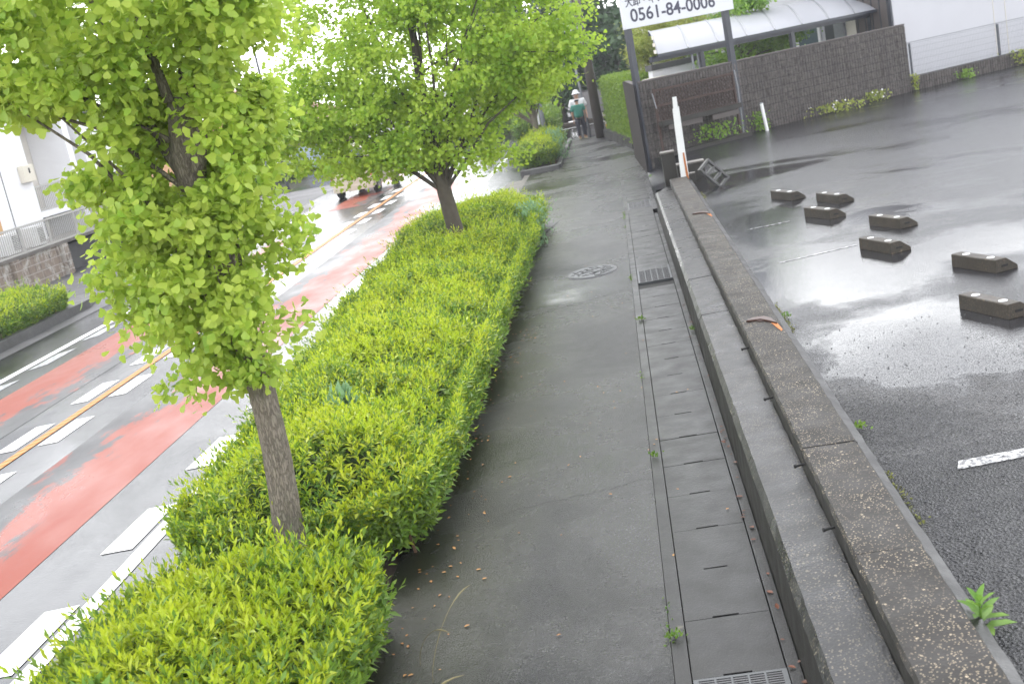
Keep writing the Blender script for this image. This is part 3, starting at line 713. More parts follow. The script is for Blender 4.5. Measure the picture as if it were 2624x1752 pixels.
b.add(vs, [(i*(n+1)+j, (i+1)*(n+1)+j, (i+1)*(n+1)+j+1, i*(n+1)+j+1) for i in range(m) for j in range(n)])
b.build('roof_panel', M['poly'], cp, local=True, smooth=True, fix=False)
for i in range(9):
    x = min(8.0*i/8, 7.98); b = MB()
    for j in range(n):
        p, q = roof_pt(j/n), roof_pt((j+1)/n); b.bar((x+.68*p[0], p[0], p[1]+.012), (x+.68*q[0], q[0], q[1]+.012), .035, .02)
    b.build('roof_rib', M['steel'], cp, local=True)
MB().span((-.02, -.05, 2.28), (8.02, .0, 2.355)).build('edge_beam', M['navy'], cp, local=True); MB().span((1.56, 2.28, 2.85), (9.55, 2.33, 2.97)).build('edge_beam', M['navy'], cp, local=True)
MB().span((-.02, .25, 2.18), (8.0, .35, 2.32)).build('main_beam', M['navy'], cp, local=True)
for x in (1.62, 4.85, 7.9): MB().span((x-.06, .24, -.2), (x+.06, .36, 2.2)).build('post', M['navy'], cp, local=True)
for z in (2.42, 2.6, 2.78): q_ = .05+(z-2.36)*.4; MB().bar((.68*q_-.02, q_, z), (.68*1.0-.02, 1.0, z), .02, .09).build('end_slat', M['cream'], cp, local=True)
for x_, r_ in ((1.32, .03), (1.5, .02)): MB().tube([(x_, .3, -.2), (x_, .3, 2.18)], r_, 8).build('downpipe', M['steel'], cp, local=True)

# ------------------------------------------------------------------ white house at the right
M['stucco_r'] = simple('pale_grey_stucco', (.50, .50, .53), .85, .06, 1.5, 0, .25)
hs_ = empty('white_house', LW(9.45, 1.6, .3), 'large plain white stucco house with a brown sided flank at the top right', 'house', rz=TH-math.radians(2.5))
MB().span((0, 0, 0), (14, 9, 4.8)).build('wall', M['stucco_r'], hs_, local=True)
for x in (3.95, 4.45): MB().span((x, -.012, 0), (x+.015, -.002, 4.75)).build('wall_joint', M['cream'], hs_, local=True)
b = MB(); b.span((-.03, .12, .2), (-.004, 1.45, 3.3))
b.build('brown_siding', M['brown_siding'], hs_, local=True)
for i in range(5): MB().span((-.045, .14+i*.3, .2), (-.031, .165+i*.3, 3.3)).build('siding_batten', M['navy'], hs_, local=True)
MB().span((-.06, .02, .2), (-.004, .10, 3.3)).build('corner_trim', M['navy'], hs_, local=True)
MB().span((-.03, 1.46, .2), (-.004, 1.85, 2.7)).build('panel', M['cream'], hs_, local=True)
MB().span((-.10, 1.9, .2), (-.004, 2.3, 2.6)).build('drain_pipe', M['steel'], hs_, local=True)
MB().span((-.035, 2.32, .2), (-.004, 2.75, 2.7)).build('dark_recess_panel', M['navy'], hs_, local=True)  # flat dark panel; the shade of a recess is put into its colour
wf = MB(); wf.span((-.06, 2.95, 1.6), (-.004, 3.05, 2.75)); wf.span((-.06, 3.95, 1.6), (-.004, 4.05, 2.75)); wf.span((-.06, 3.05, 2.65), (-.004, 3.95, 2.75)); wf.span((-.06, 3.05, 1.6), (-.004, 3.95, 1.66))
wfo = wf.build('window_frame', M['white_steel'], hs_, local=True)
MB().span((-.03, 3.05, 1.66), (-.006, 3.95, 2.65)).build('pane', M['glass'], wfo, local=True)
MB().span((-.03, 4.1, .2), (-.004, 8.9, 2.9)).build('rear_panel', M['cream'], hs_, local=True)
MB().span((-.4, -.35, 4.8), (14.4, 9.4, 5.0)).build('roof', M['brown_siding'], hs_, local=True)

# garden wall with grey cap behind the carport
gw = empty('garden_wall', LW(3.45, 5, .2), 'white garden wall with a grey coping seen under the carport roof', 'garden wall', rz=TH)
MB().span((0, 0, 0), (2.55, .2, 2.0)).build('wall', M['stucco'], gw, local=True)
MB().span((-.05, -.05, 2.0), (2.6, .25, 2.16)).build('coping', M['kerb'], gw, local=True)
MB().span((2.5, -.22, 0), (2.85, -.06, 2.14)).build('pillar', M['stucco'], gw, local=True)
MB().span((-.45, -.3, 1.7), (.25, -.07, 1.82)).build('ledge', M['cream'], gw, local=True)

# house with gable roof far behind the carport
gh = empty('cream_gable_house', LW(10.4, 12, .2), 'cream house with dark sloping roof edges above the carport roof', 'house', rz=TH)
MB().span((0, 0, 0), (2.0, .4, 5.2)).build('wall', M['stucco_w'], gh, local=True)
MB().span((1.4, -.05, 0), (1.9, 0, 5.4)).build('pilaster', M['cream'], gh, local=True)
b = MB(); b.extr([(2.05, 3.0), (3.7, 4.6), (7.5, 5.6), (7.5, 5.8), (3.6, 4.85), (2.0, 3.25)], -.3, 1.5, 'y'); b.build('roof', M['brown_siding'], gh, local=True)
MB().span((2.2, .6, 0), (7.2, 6, 3.6)).build('side_wall', M['cream'], gh, local=True)
MB().span((3.9, -.4, 3.25), (7.6, .5, 3.5)).build('lower_roof', M['brown_siding'], gh, local=True)

# ------------------------------------------------------------------ foliage builders
def hedge(name, x0, x1, y0, y1, hf, r, label, n_top, leafS=.035, group=None, mats=('shoot', 'oldleaf'), base_z=0, corner=.45, nold=1.2, seed=1, rot=None, bottom=.10, lump=.05, warp=None, p=2.1, over=0.0, shape=None):
    """rounded hedge; hf(x,y)->height. returns root"""
    R = np.random.default_rng(seed)
    cx, cy = (x0+x1)/2, (y0+y1)/2
    root = empty(name, (cx, cy, base_z), label, 'hedge', group)
    hx, hy = (x1-x0)/2, (y1-y0)/2
    def sdf(x, y):
        qx = np.abs(x-cx)-(hx-corner); qy = np.abs(y-cy)-(hy-corner)
        return corner-(np.hypot(np.maximum(qx, 0), np.maximum(qy, 0))+np.minimum(np.maximum(qx, qy), 0))
    def top(x, y):
        dd = np.clip(sdf(x, y)/r, 0, 1); H = hf(x, y)
        return H*(1-(1-dd)**p)**(1/p)*(1+lump*1.1*vnoise(x, y, seed, 2.6)+lump*.7*vnoise(x, y, seed+5, 9))
    area = 4*hx*hy
    # surface samples: candidates uniformly over plan, plus a perimeter band for sides
    n1 = int(n_top); xs = R.uniform(x0, x1, n1); ys = R.uniform(y0, y1, n1); ok = sdf(xs, ys) > .03; xs, ys = xs[ok], ys[ok]
    zt = top(xs, ys); e = .03
    gx = (top(xs+e, ys)-top(xs-e, ys))/(2*e); gy = (top(xs, ys+e)-top(xs, ys-e))/(2*e)
    nn = norm(np.stack([-gx, -gy, np.ones_like(gx)], 1)); P1 = np.stack([xs, ys, zt], 1)
    ex, ey = 2*(hx-corner), 2*(hy-corner); arc = PI/2*corner; per = 2*(ex+ey)+4*arc; n2 = int(n_top*per*.8*.75/area)
    t = R.uniform(0, per, n2); bx = np.zeros(n2); by = np.zeros(n2); g = np.zeros((n2, 2)); st = 0
    # walk round the rounded rectangle: side, arc, side, arc ...
    for (dx, dy, sx_, sy_, ln) in ((1, 0, -1, -1, ey), (0, 1, -1, 1, ex), (-1, 0, 1, 1, ey), (0, -1, 1, -1, ex)):
        pass
    segs = [(x1, cy-ey/2, 0, 1, ey, 1, 0), (cx+ex/2, cy+ey/2, None, 0, arc, 1, 1), (cx+ex/2, y1, -1, 0, ex, 0, 1), (cx-ex/2, cy+ey/2, None, 1, arc, -1, 1),
            (x0, cy+ey/2, 0, -1, ey, -1, 0), (cx-ex/2, cy-ey/2, None, 2, arc, -1, -1), (cx-ex/2, y0, 1, 0, ex, 0, -1), (cx+ex/2, cy-ey/2, None, 3, arc, 1, -1)]
    for (px_, py_, dx, dy, ln, gx_, gy_) in segs:
        m_ = (t >= st) & (t < st+ln+1e-9); q_ = t[m_]-st
        if dx is None:
            a_ = dy*PI/2+q_/corner; bx[m_] = px_+corner*np.cos(a_); by[m_] = py_+corner*np.sin(a_); g[m_] = np.stack([np.cos(a_), np.sin(a_)], 1)
        else:
            bx[m_] = px_+dx*q_; by[m_] = py_+dy*q_; g[m_] = (gx_, gy_)
        st += ln
    hh = hf(bx, by); q = R.uniform(0, .9, n2); zz = bottom+(hh*.86-bottom)*q
    inset = .06+.12*np.clip(1-zz/(hh*.55), 0, 1)+over+.05*(vnoise(by+bx*.5, zz*3, seed+9, 3.0)+.4)
    P2 = np.stack([bx-g[:, 0]*inset, by-g[:, 1]*inset, zz], 1); N2 = norm(np.stack([g[:, 0], g[:, 1], np.full(n2, .55)], 1))
    P = np.vstack([P1, P2]); NN = np.vstack([nn, N2])
    # shoots
    jit = R.normal(size=P.shape)*.35; ax = norm(NN*.65+np.array([0, 0, .7])+jit*.75)
    long_ = R.random(len(P)) < .09
    base = P+NN*(R.uniform(-.05, .012, (len(P), 1))+.03*np.where(long_, 1, 0)[:, None])
    K = 8; Pl, Dl, Nl, Sl = [], [], [], []
    a1 = norm(np.cross(ax, np.array([.3, .8, .1]))); a2 = np.cross(ax, a1); ph0 = R.uniform(0, 6.28, len(P)); sc = leafS*R.uniform(.75, 1.25, len(P))
    hl = np.where(long_, 2.6, 1.0)
    for j in range(K):
        ph = ph0+j*2.4; el = math.radians(8+70*(j/(K-1)))+R.normal(size=len(P))*.12
        rad = a1*np.cos(ph)[:, None]+a2*np.sin(ph)[:, None]; D = rad*np.cos(el)[:, None]+ax*np.sin(el)[:, None]
        Pl.append(base+ax*(sc*(j*.17)*hl)[:, None]+rad*.002); Dl.append(D); Nl.append(ax*np.cos(el)[:, None]-rad*np.sin(el)[:, None]); Sl.append(sc*(1.15-.5*j/K)*R.uniform(.8, 1.15, len(P)))
    Pl, Dl, Nl, Sl = np.vstack(Pl), np.vstack(Dl), np.vstack(Nl), np.concatenate(Sl)
    # leaves deep down the flanks are old growth; tips of the top are new growth
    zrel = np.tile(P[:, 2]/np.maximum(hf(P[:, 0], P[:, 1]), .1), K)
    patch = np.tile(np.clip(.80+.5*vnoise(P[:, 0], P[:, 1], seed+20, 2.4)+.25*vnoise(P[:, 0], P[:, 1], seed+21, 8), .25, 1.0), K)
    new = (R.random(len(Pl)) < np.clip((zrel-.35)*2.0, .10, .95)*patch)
    if warp: Pl[:, 0] += warp(Pl[:, 0], Pl[:, 1])
    Pl = Pl+np.array([0, 0, base_z]); org = (cx, cy, base_z)
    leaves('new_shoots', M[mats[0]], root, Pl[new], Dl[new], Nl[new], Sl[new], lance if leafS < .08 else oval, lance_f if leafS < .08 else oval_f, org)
    m = int(len(P)*2.6*nold); idx = R.integers(0, len(P), m); Po = P[idx]-NN[idx]*R.uniform(.015, .13, (m, 1))+R.normal(size=(m, 3))*.02
    Do = norm(NN[idx]*.5+R.normal(size=(m, 3))*.7+np.array([0, 0, .15]))
    if warp: Po[:, 0] += warp(Po[:, 0], Po[:, 1])
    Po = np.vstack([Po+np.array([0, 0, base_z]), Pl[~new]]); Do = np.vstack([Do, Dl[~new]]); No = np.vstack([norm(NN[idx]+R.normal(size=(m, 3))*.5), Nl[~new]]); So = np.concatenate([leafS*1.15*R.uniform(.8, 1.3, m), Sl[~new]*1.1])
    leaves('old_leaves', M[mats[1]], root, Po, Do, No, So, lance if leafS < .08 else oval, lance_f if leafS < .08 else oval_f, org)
    # inner growth
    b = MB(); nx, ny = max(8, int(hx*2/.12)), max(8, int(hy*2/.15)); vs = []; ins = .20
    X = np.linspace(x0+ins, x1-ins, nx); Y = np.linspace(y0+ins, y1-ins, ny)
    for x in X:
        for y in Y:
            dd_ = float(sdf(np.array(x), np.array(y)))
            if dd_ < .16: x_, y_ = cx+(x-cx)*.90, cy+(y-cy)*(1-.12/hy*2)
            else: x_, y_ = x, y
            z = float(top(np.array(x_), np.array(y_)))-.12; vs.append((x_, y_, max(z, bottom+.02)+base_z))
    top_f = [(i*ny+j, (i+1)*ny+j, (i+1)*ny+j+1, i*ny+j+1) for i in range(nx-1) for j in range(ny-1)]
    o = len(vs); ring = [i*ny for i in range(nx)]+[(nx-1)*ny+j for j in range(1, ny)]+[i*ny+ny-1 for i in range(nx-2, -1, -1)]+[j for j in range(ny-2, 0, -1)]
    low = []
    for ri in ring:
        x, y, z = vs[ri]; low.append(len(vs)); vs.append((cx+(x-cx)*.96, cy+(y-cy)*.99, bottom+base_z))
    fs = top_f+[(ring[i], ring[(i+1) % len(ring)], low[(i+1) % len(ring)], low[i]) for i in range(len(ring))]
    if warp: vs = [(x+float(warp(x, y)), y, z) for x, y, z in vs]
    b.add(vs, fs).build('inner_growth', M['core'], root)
    # stems at the foot
    b = MB(); rr = random.Random(seed)
    for i in range(int(per*2.2)):
        x = rr.uniform(x0+.15, x1-.12); y = rr.uniform(y0+.15, y1-.15)
        if rr.random() < .6: x = x1-rr.uniform(.12, .3)
        b.tube([(x, y, base_z-.02), (x+rr.uniform(-.05, .05), y+rr.uniform(-.05, .05), base_z+bottom+.12)], [.012, .008], 5)
    st_ = b.build('stems', M['twig'], root); st_['kind'] = 'stuff'
    return root

def blobs_cloud(blobs, n, R, lo=.5, sub=.3, dens=14):
    """leaf spurs on many small boughs, the boughs spread through a union of ellipsoids"""
    B = np.array(blobs, float); w_ = B[:, 3]*B[:, 4]*B[:, 5]; w_ = (w_**.72)*B[:, 6]; w_ /= w_.sum()
    m = max(6, n//dens); i = R.choice(len(B), m, p=w_); dd = norm(R.normal(size=(m, 3))); r = R.uniform(lo**3, 1, m)**(1/3)*R.normal(.95, .10, m)
    S = B[i, :3]+dd*B[i, 3:6]*r[:, None]
    k = R.integers(0, m, n); e = norm(R.normal(size=(n, 3))); q = R.uniform(.25, 1, n)**.5*sub*R.uniform(.6, 1.3, m)[k]
    P = S[k]+e*q[:, None]*np.array([1, 1, .55]); P = P+(dd[k]*np.array([1, 1, .2]))*(q*R.uniform(0, 1.0, n))[:, None]
    return P, norm(e*.8+dd[k]*.6), k
def tree(name, loc, label, trunk, blobs, nclu, leafS, mat, barkm, per=7, tmpl='fan', cr=.09, group=None, limbs=24, holes=None, seed=1, droop=.35, lo=.45, cat='tree', extra=None, lumpy=.04, nb=8, hang=.9, sub=.3, dens=14, limbr=1.0):
    R = np.random.default_rng(seed); root = empty(name, loc, label, cat, group); L = np.array(loc, float)
    rnd = random.Random(seed)
    b = MB()
    pts = [Vector((x+loc[0], y+loc[1], z+loc[2])) for x, y, z, r in trunk]; rads = [r for *_, r in trunk]
    # resample trunk for lumps
    P, Rr = [], []
    for i in range(len(pts)-1):
        for k in range(6): t = k/6; P.append(pts[i].lerp(pts[i+1], t)); Rr.append(rads[i]*(1-t)+rads[i+1]*t)
    P.append(pts[-1]); Rr.append(rads[-1])
    b.tube(P, Rr, 16, True, lumpy)
    B = [bb for bb in blobs]
    tips = []
    for i in range(limbs):
        bb = B[rnd.randrange(len(B))]; k = rnd.randrange(max(1, len(P)//3), len(P)); s_ = P[k]
        dd = rand_dirs(1)[0]; q = Vector((bb[0]+dd[0]*bb[3]*.75, bb[1]+dd[1]*bb[4]*.75, bb[2]+dd[2]*bb[5]*.75))+Vector(loc)
        if q.z < s_.z-.2: 
            k = max(len(P)//3, 0); s_ = P[k]
        mid = s_.lerp(q, .5)+Vector((rnd.uniform(-.1, .1), rnd.uniform(-.1, .1), rnd.uniform(.02, .18)*(q-s_).length))
        r0 = min(Rr[k]*.45, .012+.02*(q-s_).length)*limbr
        b.tube([s_, mid, q], [r0, r0*.6, r0*.2], nb-2, False); tips.append((s_, mid, q))
    if extra: extra(b, P)
    b.build('trunk', barkm, root, smooth=True)
    C, dd, bi = blobs_cloud(blobs, nclu, R, lo, sub, dens); C = C+L
    if holes:
        keep = np.ones(len(C), bool)
        for (hx, hy0, hy1, hz0, hz1, hr) in holes: keep &= ~((np.abs(C[:, 0]-L[0]-hx) < hr) & (C[:, 1]-L[1] > hy0) & (C[:, 1]-L[1] < hy1) & (C[:, 2]-L[2] > hz0) & (C[:, 2]-L[2] < hz1))
        C, dd = C[keep], dd[keep]
    n = len(C); Pl = np.repeat(C, per, 0)+R.normal(size=(n*per, 3))*cr*.55
    out_ = np.repeat(dd, per, 0)
    D = norm(R.normal(size=(n*per, 3))*.8+out_*.7+np.array([0, 0, -droop])); Nn = norm(out_*hang+R.normal(size=(n*per, 3))*.5+np.array([0, 0, .5]))
    S = leafS*R.uniform(.6, 1.2, n*per)
    tv, tf = {'fan': (fan, fan_f), 'lance': (lance, lance_f), 'oval': (oval, oval_f)}[tmpl]
    leaves('crown', mat, root, Pl, D, Nn, S, tv, tf, loc)
    return root

# ------------------------------------------------------------------ ginkgo street trees
def stubs1(b, P):
    for (p, q, r0, r1) in (((-2.47, 6.76, 2.78), (-2.36, 6.7, 3.02), .05, .035), ((-2.56, 6.85, 2.7), (-2.74, 6.9, 3.1), .05, .03), ((-2.74, 6.9, 3.1), (-2.86, 6.85, 3.75), .032, .02), ((-2.5, 6.9, 3.1), (-2.45, 7.0, 3.7), .03, .015),
                           ((-2.86, 6.85, 3.75), (-2.95, 6.9, 4.6), .02, .01), ((-2.55, 6.8, 3.2), (-2.66, 6.8, 3.9), .035, .02)):
        m_ = [(a+c)/2+random.uniform(-.015, .015) for a, c in zip(p, q)]; b.tube([p, m_, q], [r0, (r0+r1)/2, r1], 8)
bl1 = [(.0, -.05, 1.60, .30, .30, .12, 1.6), (-.28, 0, 1.74, .25, .25, .14, 1.2), (.0, -.1, 1.92, .50, .40, .22, 1.4), (.42, .0, 1.92, .14, .2, .15, 1.0), (-.62, .0, 1.98, .22, .3, .14, 1.1),
       (.0, -.05, 2.25, .48, .45, .24, 1.3), (-.70, 0, 2.32, .30, .35, .2, 1.5), (-.62, -.05, 2.62, .3, .35, .16, 1.3), (-.05, -.35, 2.1, .35, .2, .25, 1.5), (.33, -.05, 2.40, .28, .3, .2, 1.2), (-.20, -.1, 2.56, .50, .5, .18, 1.4), (-.1, -.3, 2.55, .25, .2, .12, 1.4),
       (-.40, -.05, 2.92, .38, .4, .26, 1.9), (.0, .2, 2.95, .5, .4, .3, .8), (.32, 0, 3.05, .3, .35, .22, 1.6), (.32, 0, 2.75, .24, .3, .2, 1.4), (-.40, 0, 3.40, .70, .6, .22, 1.2), (.3, 0, 3.5, .4, .5, .3, 1.0), (-.85, -.1, 3.45, .3, .4, .13, 1.2),
       (-.4, 0, 3.85, 1.0, .8, .36, .62), (-1.2, 0, 3.8, .5, .6, .22, .8), (-.4, 0, 4.4, 1.0, .8, .45, .45), (-1.2, 0, 4.2, .5, .5, .3, .5), (-.4, .1, 5.1, .6, .6, .5, .4)]
bl1 = [(x*.72, y, z, a_*.74, b_*.8, c_, w_) if z < 2.8 else ((x*.85, y, z, a_*.85, b_, c_, w_) if z < 3.3 else (x, y, z, a_*.92, b_, c_, w_)) for x, y, z, a_, b_, c_, w_ in bl1]
tree('ginkgo_tree', (-2.5, 6.85, 0), 'nearest ginkgo street tree with a bare grey trunk rising from the hedge gap', [(0, 0, -.05, .105), (.0, 0, .5, .098), (.045, 0, 1.0, .088), (.05, 0, 1.5, .082), (0, 0, 2.2, .078), (-.06, 0, 2.83, .085), (-.02, 0, 3.12, .08), (-.04, .0, 3.22, .04)],
     bl1, 5200, .058, M['ginkgo'], M['bark'], per=6, cr=.07, limbs=18, sub=.17, dens=20, limbr=.5, holes=[(-.03, -1.1, .05, 2.70, 3.12, .16)], seed=3, extra=stubs1, group='ginkgo trees along the road', nb=8)
bl2 = [(0, 0, 3.4, 1.7, 1.7, 1.0, 1.0), (-1.7, 0, 2.9, 1.0, 1.0, .6, 1.5), (-2.1, 0, 2.6, .75, .8, .3, 1), (-1.6, -.3, 2.12, .8, .7, .22, 1.1), (-.7, -.4, 2.05, .6, .6, .22, 1.1), (-.3, -.2, 2.3, .8, .7, .5, 1),
       (.35, -.2, 1.9, .5, .5, .25, 1), (.75, -.2, 1.72, .35, .3, .13, 1), (.7, 0, 2.4, .6, .6, .35, 1), (1.3, 0, 2.85, .8, .8, .4, 1.1), (1.7, -.1, 3.4, .9, .8, .35, 1.1), (2.35, -.2, 3.68, .5, .4, .2, 1), (2.2, -.1, 3.05, .4, .35, .16, 1),
       (-1.3, .0, 3.9, 1.1, 1.1, .6, 1), (1.0, 0, 4.2, 1.2, 1.1, .55, 1), (-2.3, 0, 3.5, .6, .7, .4, .6), (0, 0, 4.8, 1.5, 1.4, .8, .8), (-1.4, 0, 4.8, .9, 1, .5, .7), (1.6, 0, 4.6, .8, .8, .4, .7), (0, 0, 5.9, 1.0, 1, .7, .5)]
tree('ginkgo_tree', (-2.88, 18.8, 0), 'full round ginkgo street tree at the far end of the long hedge', [(.0, 0, -.05, .15), (.0, 0, .5, .138), (-.06, 0, 1.3, .12), (-.1, 0, 2.2, .10), (-.08, 0, 3.2, .07), (0, 0, 4.4, .04), (.05, 0, 5.6, .015)],
     bl2, 11500, .068, M['ginkgo2'], M['bark_dark'], per=5, cr=.09, limbs=30, sub=.30, dens=18, limbr=.6, seed=5, group='ginkgo trees along the road')
bl3 = [(-.1, 0, 2.1, .9, .8, .35, 1), (-1.2, 0, 1.9, .6, .6, .3, 1), (.4, 0, 2.5, .7, .7, .35, 1), (-.6, 0, 2.8, 1.2, 1.1, .6, 1), (0, 0, 3.8, 1.1, 1, .8, .8)]
tree('ginkgo_tree', (-2.72, 39.5, 0), 'farthest ginkgo street tree in the small round planter bush', [(.02, 0, -.05, .12), (0, 0, .7, .11), (-.06, 0, 1.9, .10), (0, 0, 3.0, .06), (0, 0, 4, .03)],
     bl3, 1300, .12, M['ginkgo2'], M['bark'], per=5, cr=.16, limbs=20, seed=6, group='ginkgo trees along the road')

# ------------------------------------------------------------------ hedges
def hA(x, y): return .60+.02*np.sin(y*3)
hedge('azalea_hedge', -3.40, -1.70, 2.2, 6.5, hA, .78, 'nearest clump of bright yellow green roadside hedge before the ginkgo trunk', 4700, .064, 'yellow green hedges along the pavement', seed=21, corner=.62, lump=.15)
def hB(x, y): return .66-.10*np.exp(-((y-18.2)/1.1)**2)+.10*np.exp(-((y-20.6)/1.2)**2)+.035*np.sin(y*1.9)+.03*np.sin(y*3.7+x)
def wB(x, y): return -.62*np.clip((y-8)/11, 0, 1)*np.clip((-1.6-x)/1.92, 0, 1.1)
hedge('azalea_hedge', -3.52, -1.60, 6.85, 23.0, hB, .82, 'long yellow green hedge row between the two ginkgo trunks', 17500, .058, 'yellow green hedges along the pavement', seed=22, corner=.62, lump=.17, warp=wB)
hedge('azalea_hedge', -3.2, -1.92, 34.6, 41.0, lambda x, y: .72+0*x, .4, 'small round hedge in the kerbed planter beyond the driveway', 1700, .07, 'yellow green hedges along the pavement', seed=23, corner=.55, lump=.1, base_z=.05)
hedge('azalea_hedge', -13.6, -11.75, 12, 23.4, lambda x, y: .62+0*x, .4, 'low green hedge across the road at the left edge', 3600, .07, 'hedges across the road', seed=24, corner=.5, lump=.08, mats=('shoot', 'oldleaf'), base_z=-.1)

# clipped hedge at the pavement's right
def clipped():
    import math as m_
    ax_, ay_, bx_, by_ = .42, 35.6, -.38, 43.6
    root = empty('clipped_hedge', (.1, 39.5, 0), 'tall flat clipped hedge beside the utility pole', 'hedge')
    R = np.random.default_rng(9); n = 9000
    dx, dy = bx_-ax_, by_-ay_; L = math.hypot(dx, dy); tx, ty = dx/L, dy/L; nx, ny = ty, -tx      # outward normal to the right
    nx, ny = -nx, -ny
    if nx > 0: nx, ny = -nx, -ny
    b = MB(); t = 1.0
    pl = [(ax_, ay_), (bx_, by_), (bx_-nx*t, by_-ny*t), (ax_-nx*t-.0, ay_-ny*t)]
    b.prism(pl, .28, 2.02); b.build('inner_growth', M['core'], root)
    s = R.uniform(0, L, n); z = R.uniform(.2, 2.1, n); k = R.integers(0, 3, n)
    off = R.uniform(-.04, .07, n)+.04*vnoise(s, z, 3, 4)
    P = np.stack([ax_+tx*s+nx*off, ay_+ty*s+ny*off, z], 1); Nn = np.tile(np.array([nx, ny, .25]), (n, 1))
    m = k == 1; q = R.uniform(0, t, n); P[m] = np.stack([ax_+tx*s-nx*q, ay_+ty*s-ny*q, 2.05+off*.7], 1)[m]; Nn[m] = (0, 0, 1)
    m = (k == 2); m &= R.random(n) < .5; P[m] = np.stack([ax_-nx*q-tx*off, ay_-ny*q-ty*off, z], 1)[m]; Nn[m] = (-tx, -ty, .2)
    P = np.repeat(P, 3, 0)+R.normal(size=(3*n, 3))*.03; Nn = np.repeat(Nn, 3, 0)
    leaves('foliage', M['cuthedge'], root, P, norm(Nn*.5+R.normal(size=P.shape)*.6+np.array([0, 0, .3])), norm(Nn+R.normal(size=P.shape)*.5), .075*R.uniform(.6, 1.2, len(P)), oval, oval_f, (.1, 39.5, 0))
clipped()

# ------------------------------------------------------------------ far hedges and verge
hedge('azalea_hedge', -8.6, -3.4, 59.6, 61.6, lambda x, y: .95+np.clip((x+8.6)/6, 0, 1)*.35, .5, 'long far hedge on the other side of the junction', 2600, .13, 'hedges beyond the junction', seed=31, corner=.6, lump=.10, mats=('cuthedge', 'oldleaf'), base_z=-.15)
hedge('azalea_hedge', -4.2, -2.55, 47.5, 55, lambda x, y: 1.15+0*x, .5, 'tall bush with reddish tips behind the small planter hedge', 1800, .11, 'hedges beyond the junction', seed=32, corner=.6, lump=.14, mats=('cuthedge', 'oldleaf'), base_z=-.1)
hedge('azalea_hedge', -15.5, -10.6, 61.5, 63.2, lambda x, y: .5+0*x, .4, 'low green verge hedge beyond the van', 1200, .13, 'hedges beyond the junction', seed=33, corner=.5, lump=.12, mats=('cuthedge', 'oldleaf'), base_z=-.15)
hedge('azalea_hedge', -24, -16.2, 58.5, 60, lambda x, y: .5+0*x, .4, 'low verge hedge before the orange building', 1600, .13, 'hedges beyond the junction', seed=34, corner=.5, lump=.12, mats=('cuthedge', 'oldleaf'), base_z=-.15)

# ------------------------------------------------------------------ dark wood behind, garden trees
def bigtree(x, y, h, r, label, seed, mat='forest', n=900, ls=.42, grp='tall dark trees behind the crossing'):
    rr = random.Random(seed); bl = []
    for i in range(16):
        t = i/15; a = rr.uniform(0, 6.28); q = r*(1-.45*t)*rr.uniform(.3, .75)
        bl.append((q*math.cos(a), q*math.sin(a), h*(.12+.82*t), r*rr.uniform(.35, .55), r*rr.uniform(.35, .55), h*rr.uniform(.07, .12), 1))
    tree('dark_tree', (x, y, -.2), label, [(0, 0, 0, .28), (rr.uniform(-.3, .3), 0, h*.4, .2), (0, 0, h*.9, .05)], bl, n, ls, M[mat], M['bark_dark'], per=6, tmpl='oval', cr=.42, limbs=16, seed=seed, group=grp, droop=.1, lo=.3)
bigtree(-3.6, 66, 9.5, 2.6, 'dark tall tree left of the traffic sign pole', 41)
bigtree(-.6, 62, 10.5, 2.8, 'dark tall tree directly behind the utility pole', 42, n=1200)
bigtree(2.4, 58, 11, 3.0, 'dark tall tree between the utility pole and the shop sign', 43, n=1300)
bigtree(6.2, 60, 11, 3.2, 'dark tall tree behind the shop sign board', 44, n=1100)
bigtree(-6.5, 74, 9, 2.8, 'far dark tree left of the wood beyond the junction', 45, n=800)
bigtree(10.5, 64, 10, 3.2, 'dark tall tree behind the carport', 46, n=800)
bigtree(-2.8, 61.0, 5, 2.0, 'shorter dark bushy tree beside the concrete stake', 47, n=700, ls=.3)
bigtree(.6, 60.5, 5.5, 2.0, 'shorter dark bushy tree behind the grey concrete wall', 48, n=800, ls=.3)
bigtree(4.4, 58.5, 7, 2.2, 'dark bushy tree behind the clipped hedge', 49, n=900, ls=.3)
def gt(uv, h, blobs, label, mat, n, seed, ls=.12, tmpl='oval', trunk=None, limbs=14):
    x, y, _ = LW(*uv); bl = [(a*UX-b_*UY, a*UY+b_*UX, c, rx, ry, rz, w_) for a, b_, c, rx, ry, rz, w_ in blobs]
    tree('garden_tree', (x, y, .2), label, trunk or [(0, 0, 0, .12), (.1, 0, h*.5, .08), (0, 0, h, .03)], bl, n, ls, M[mat], M['bark_dark'], per=6, tmpl=tmpl, cr=.16, limbs=limbs, seed=seed, group='garden trees behind the block wall', droop=0, lo=.3)
gt((5.4, 6.8), 3.0, [(-.6, 0, 2.7, .7, .6, .35, 1), (.3, 0, 2.9, .8, .6, .25, 1), (1.2, .2, 3.1, .7, .6, .22, 1), (-.5, 0, 2.2, .6, .6, .3, 1), (-.7, 0, 1.75, .5, .5, .25, 1), (.0, .2, 3.3, .9, .6, .2, .8), (-.1, 0, 1.9, .4, .4, .3, 1)], 'pale yellow green pruned garden tree behind the shop sign', 'pine', 2300, 51, .11, 'lance')
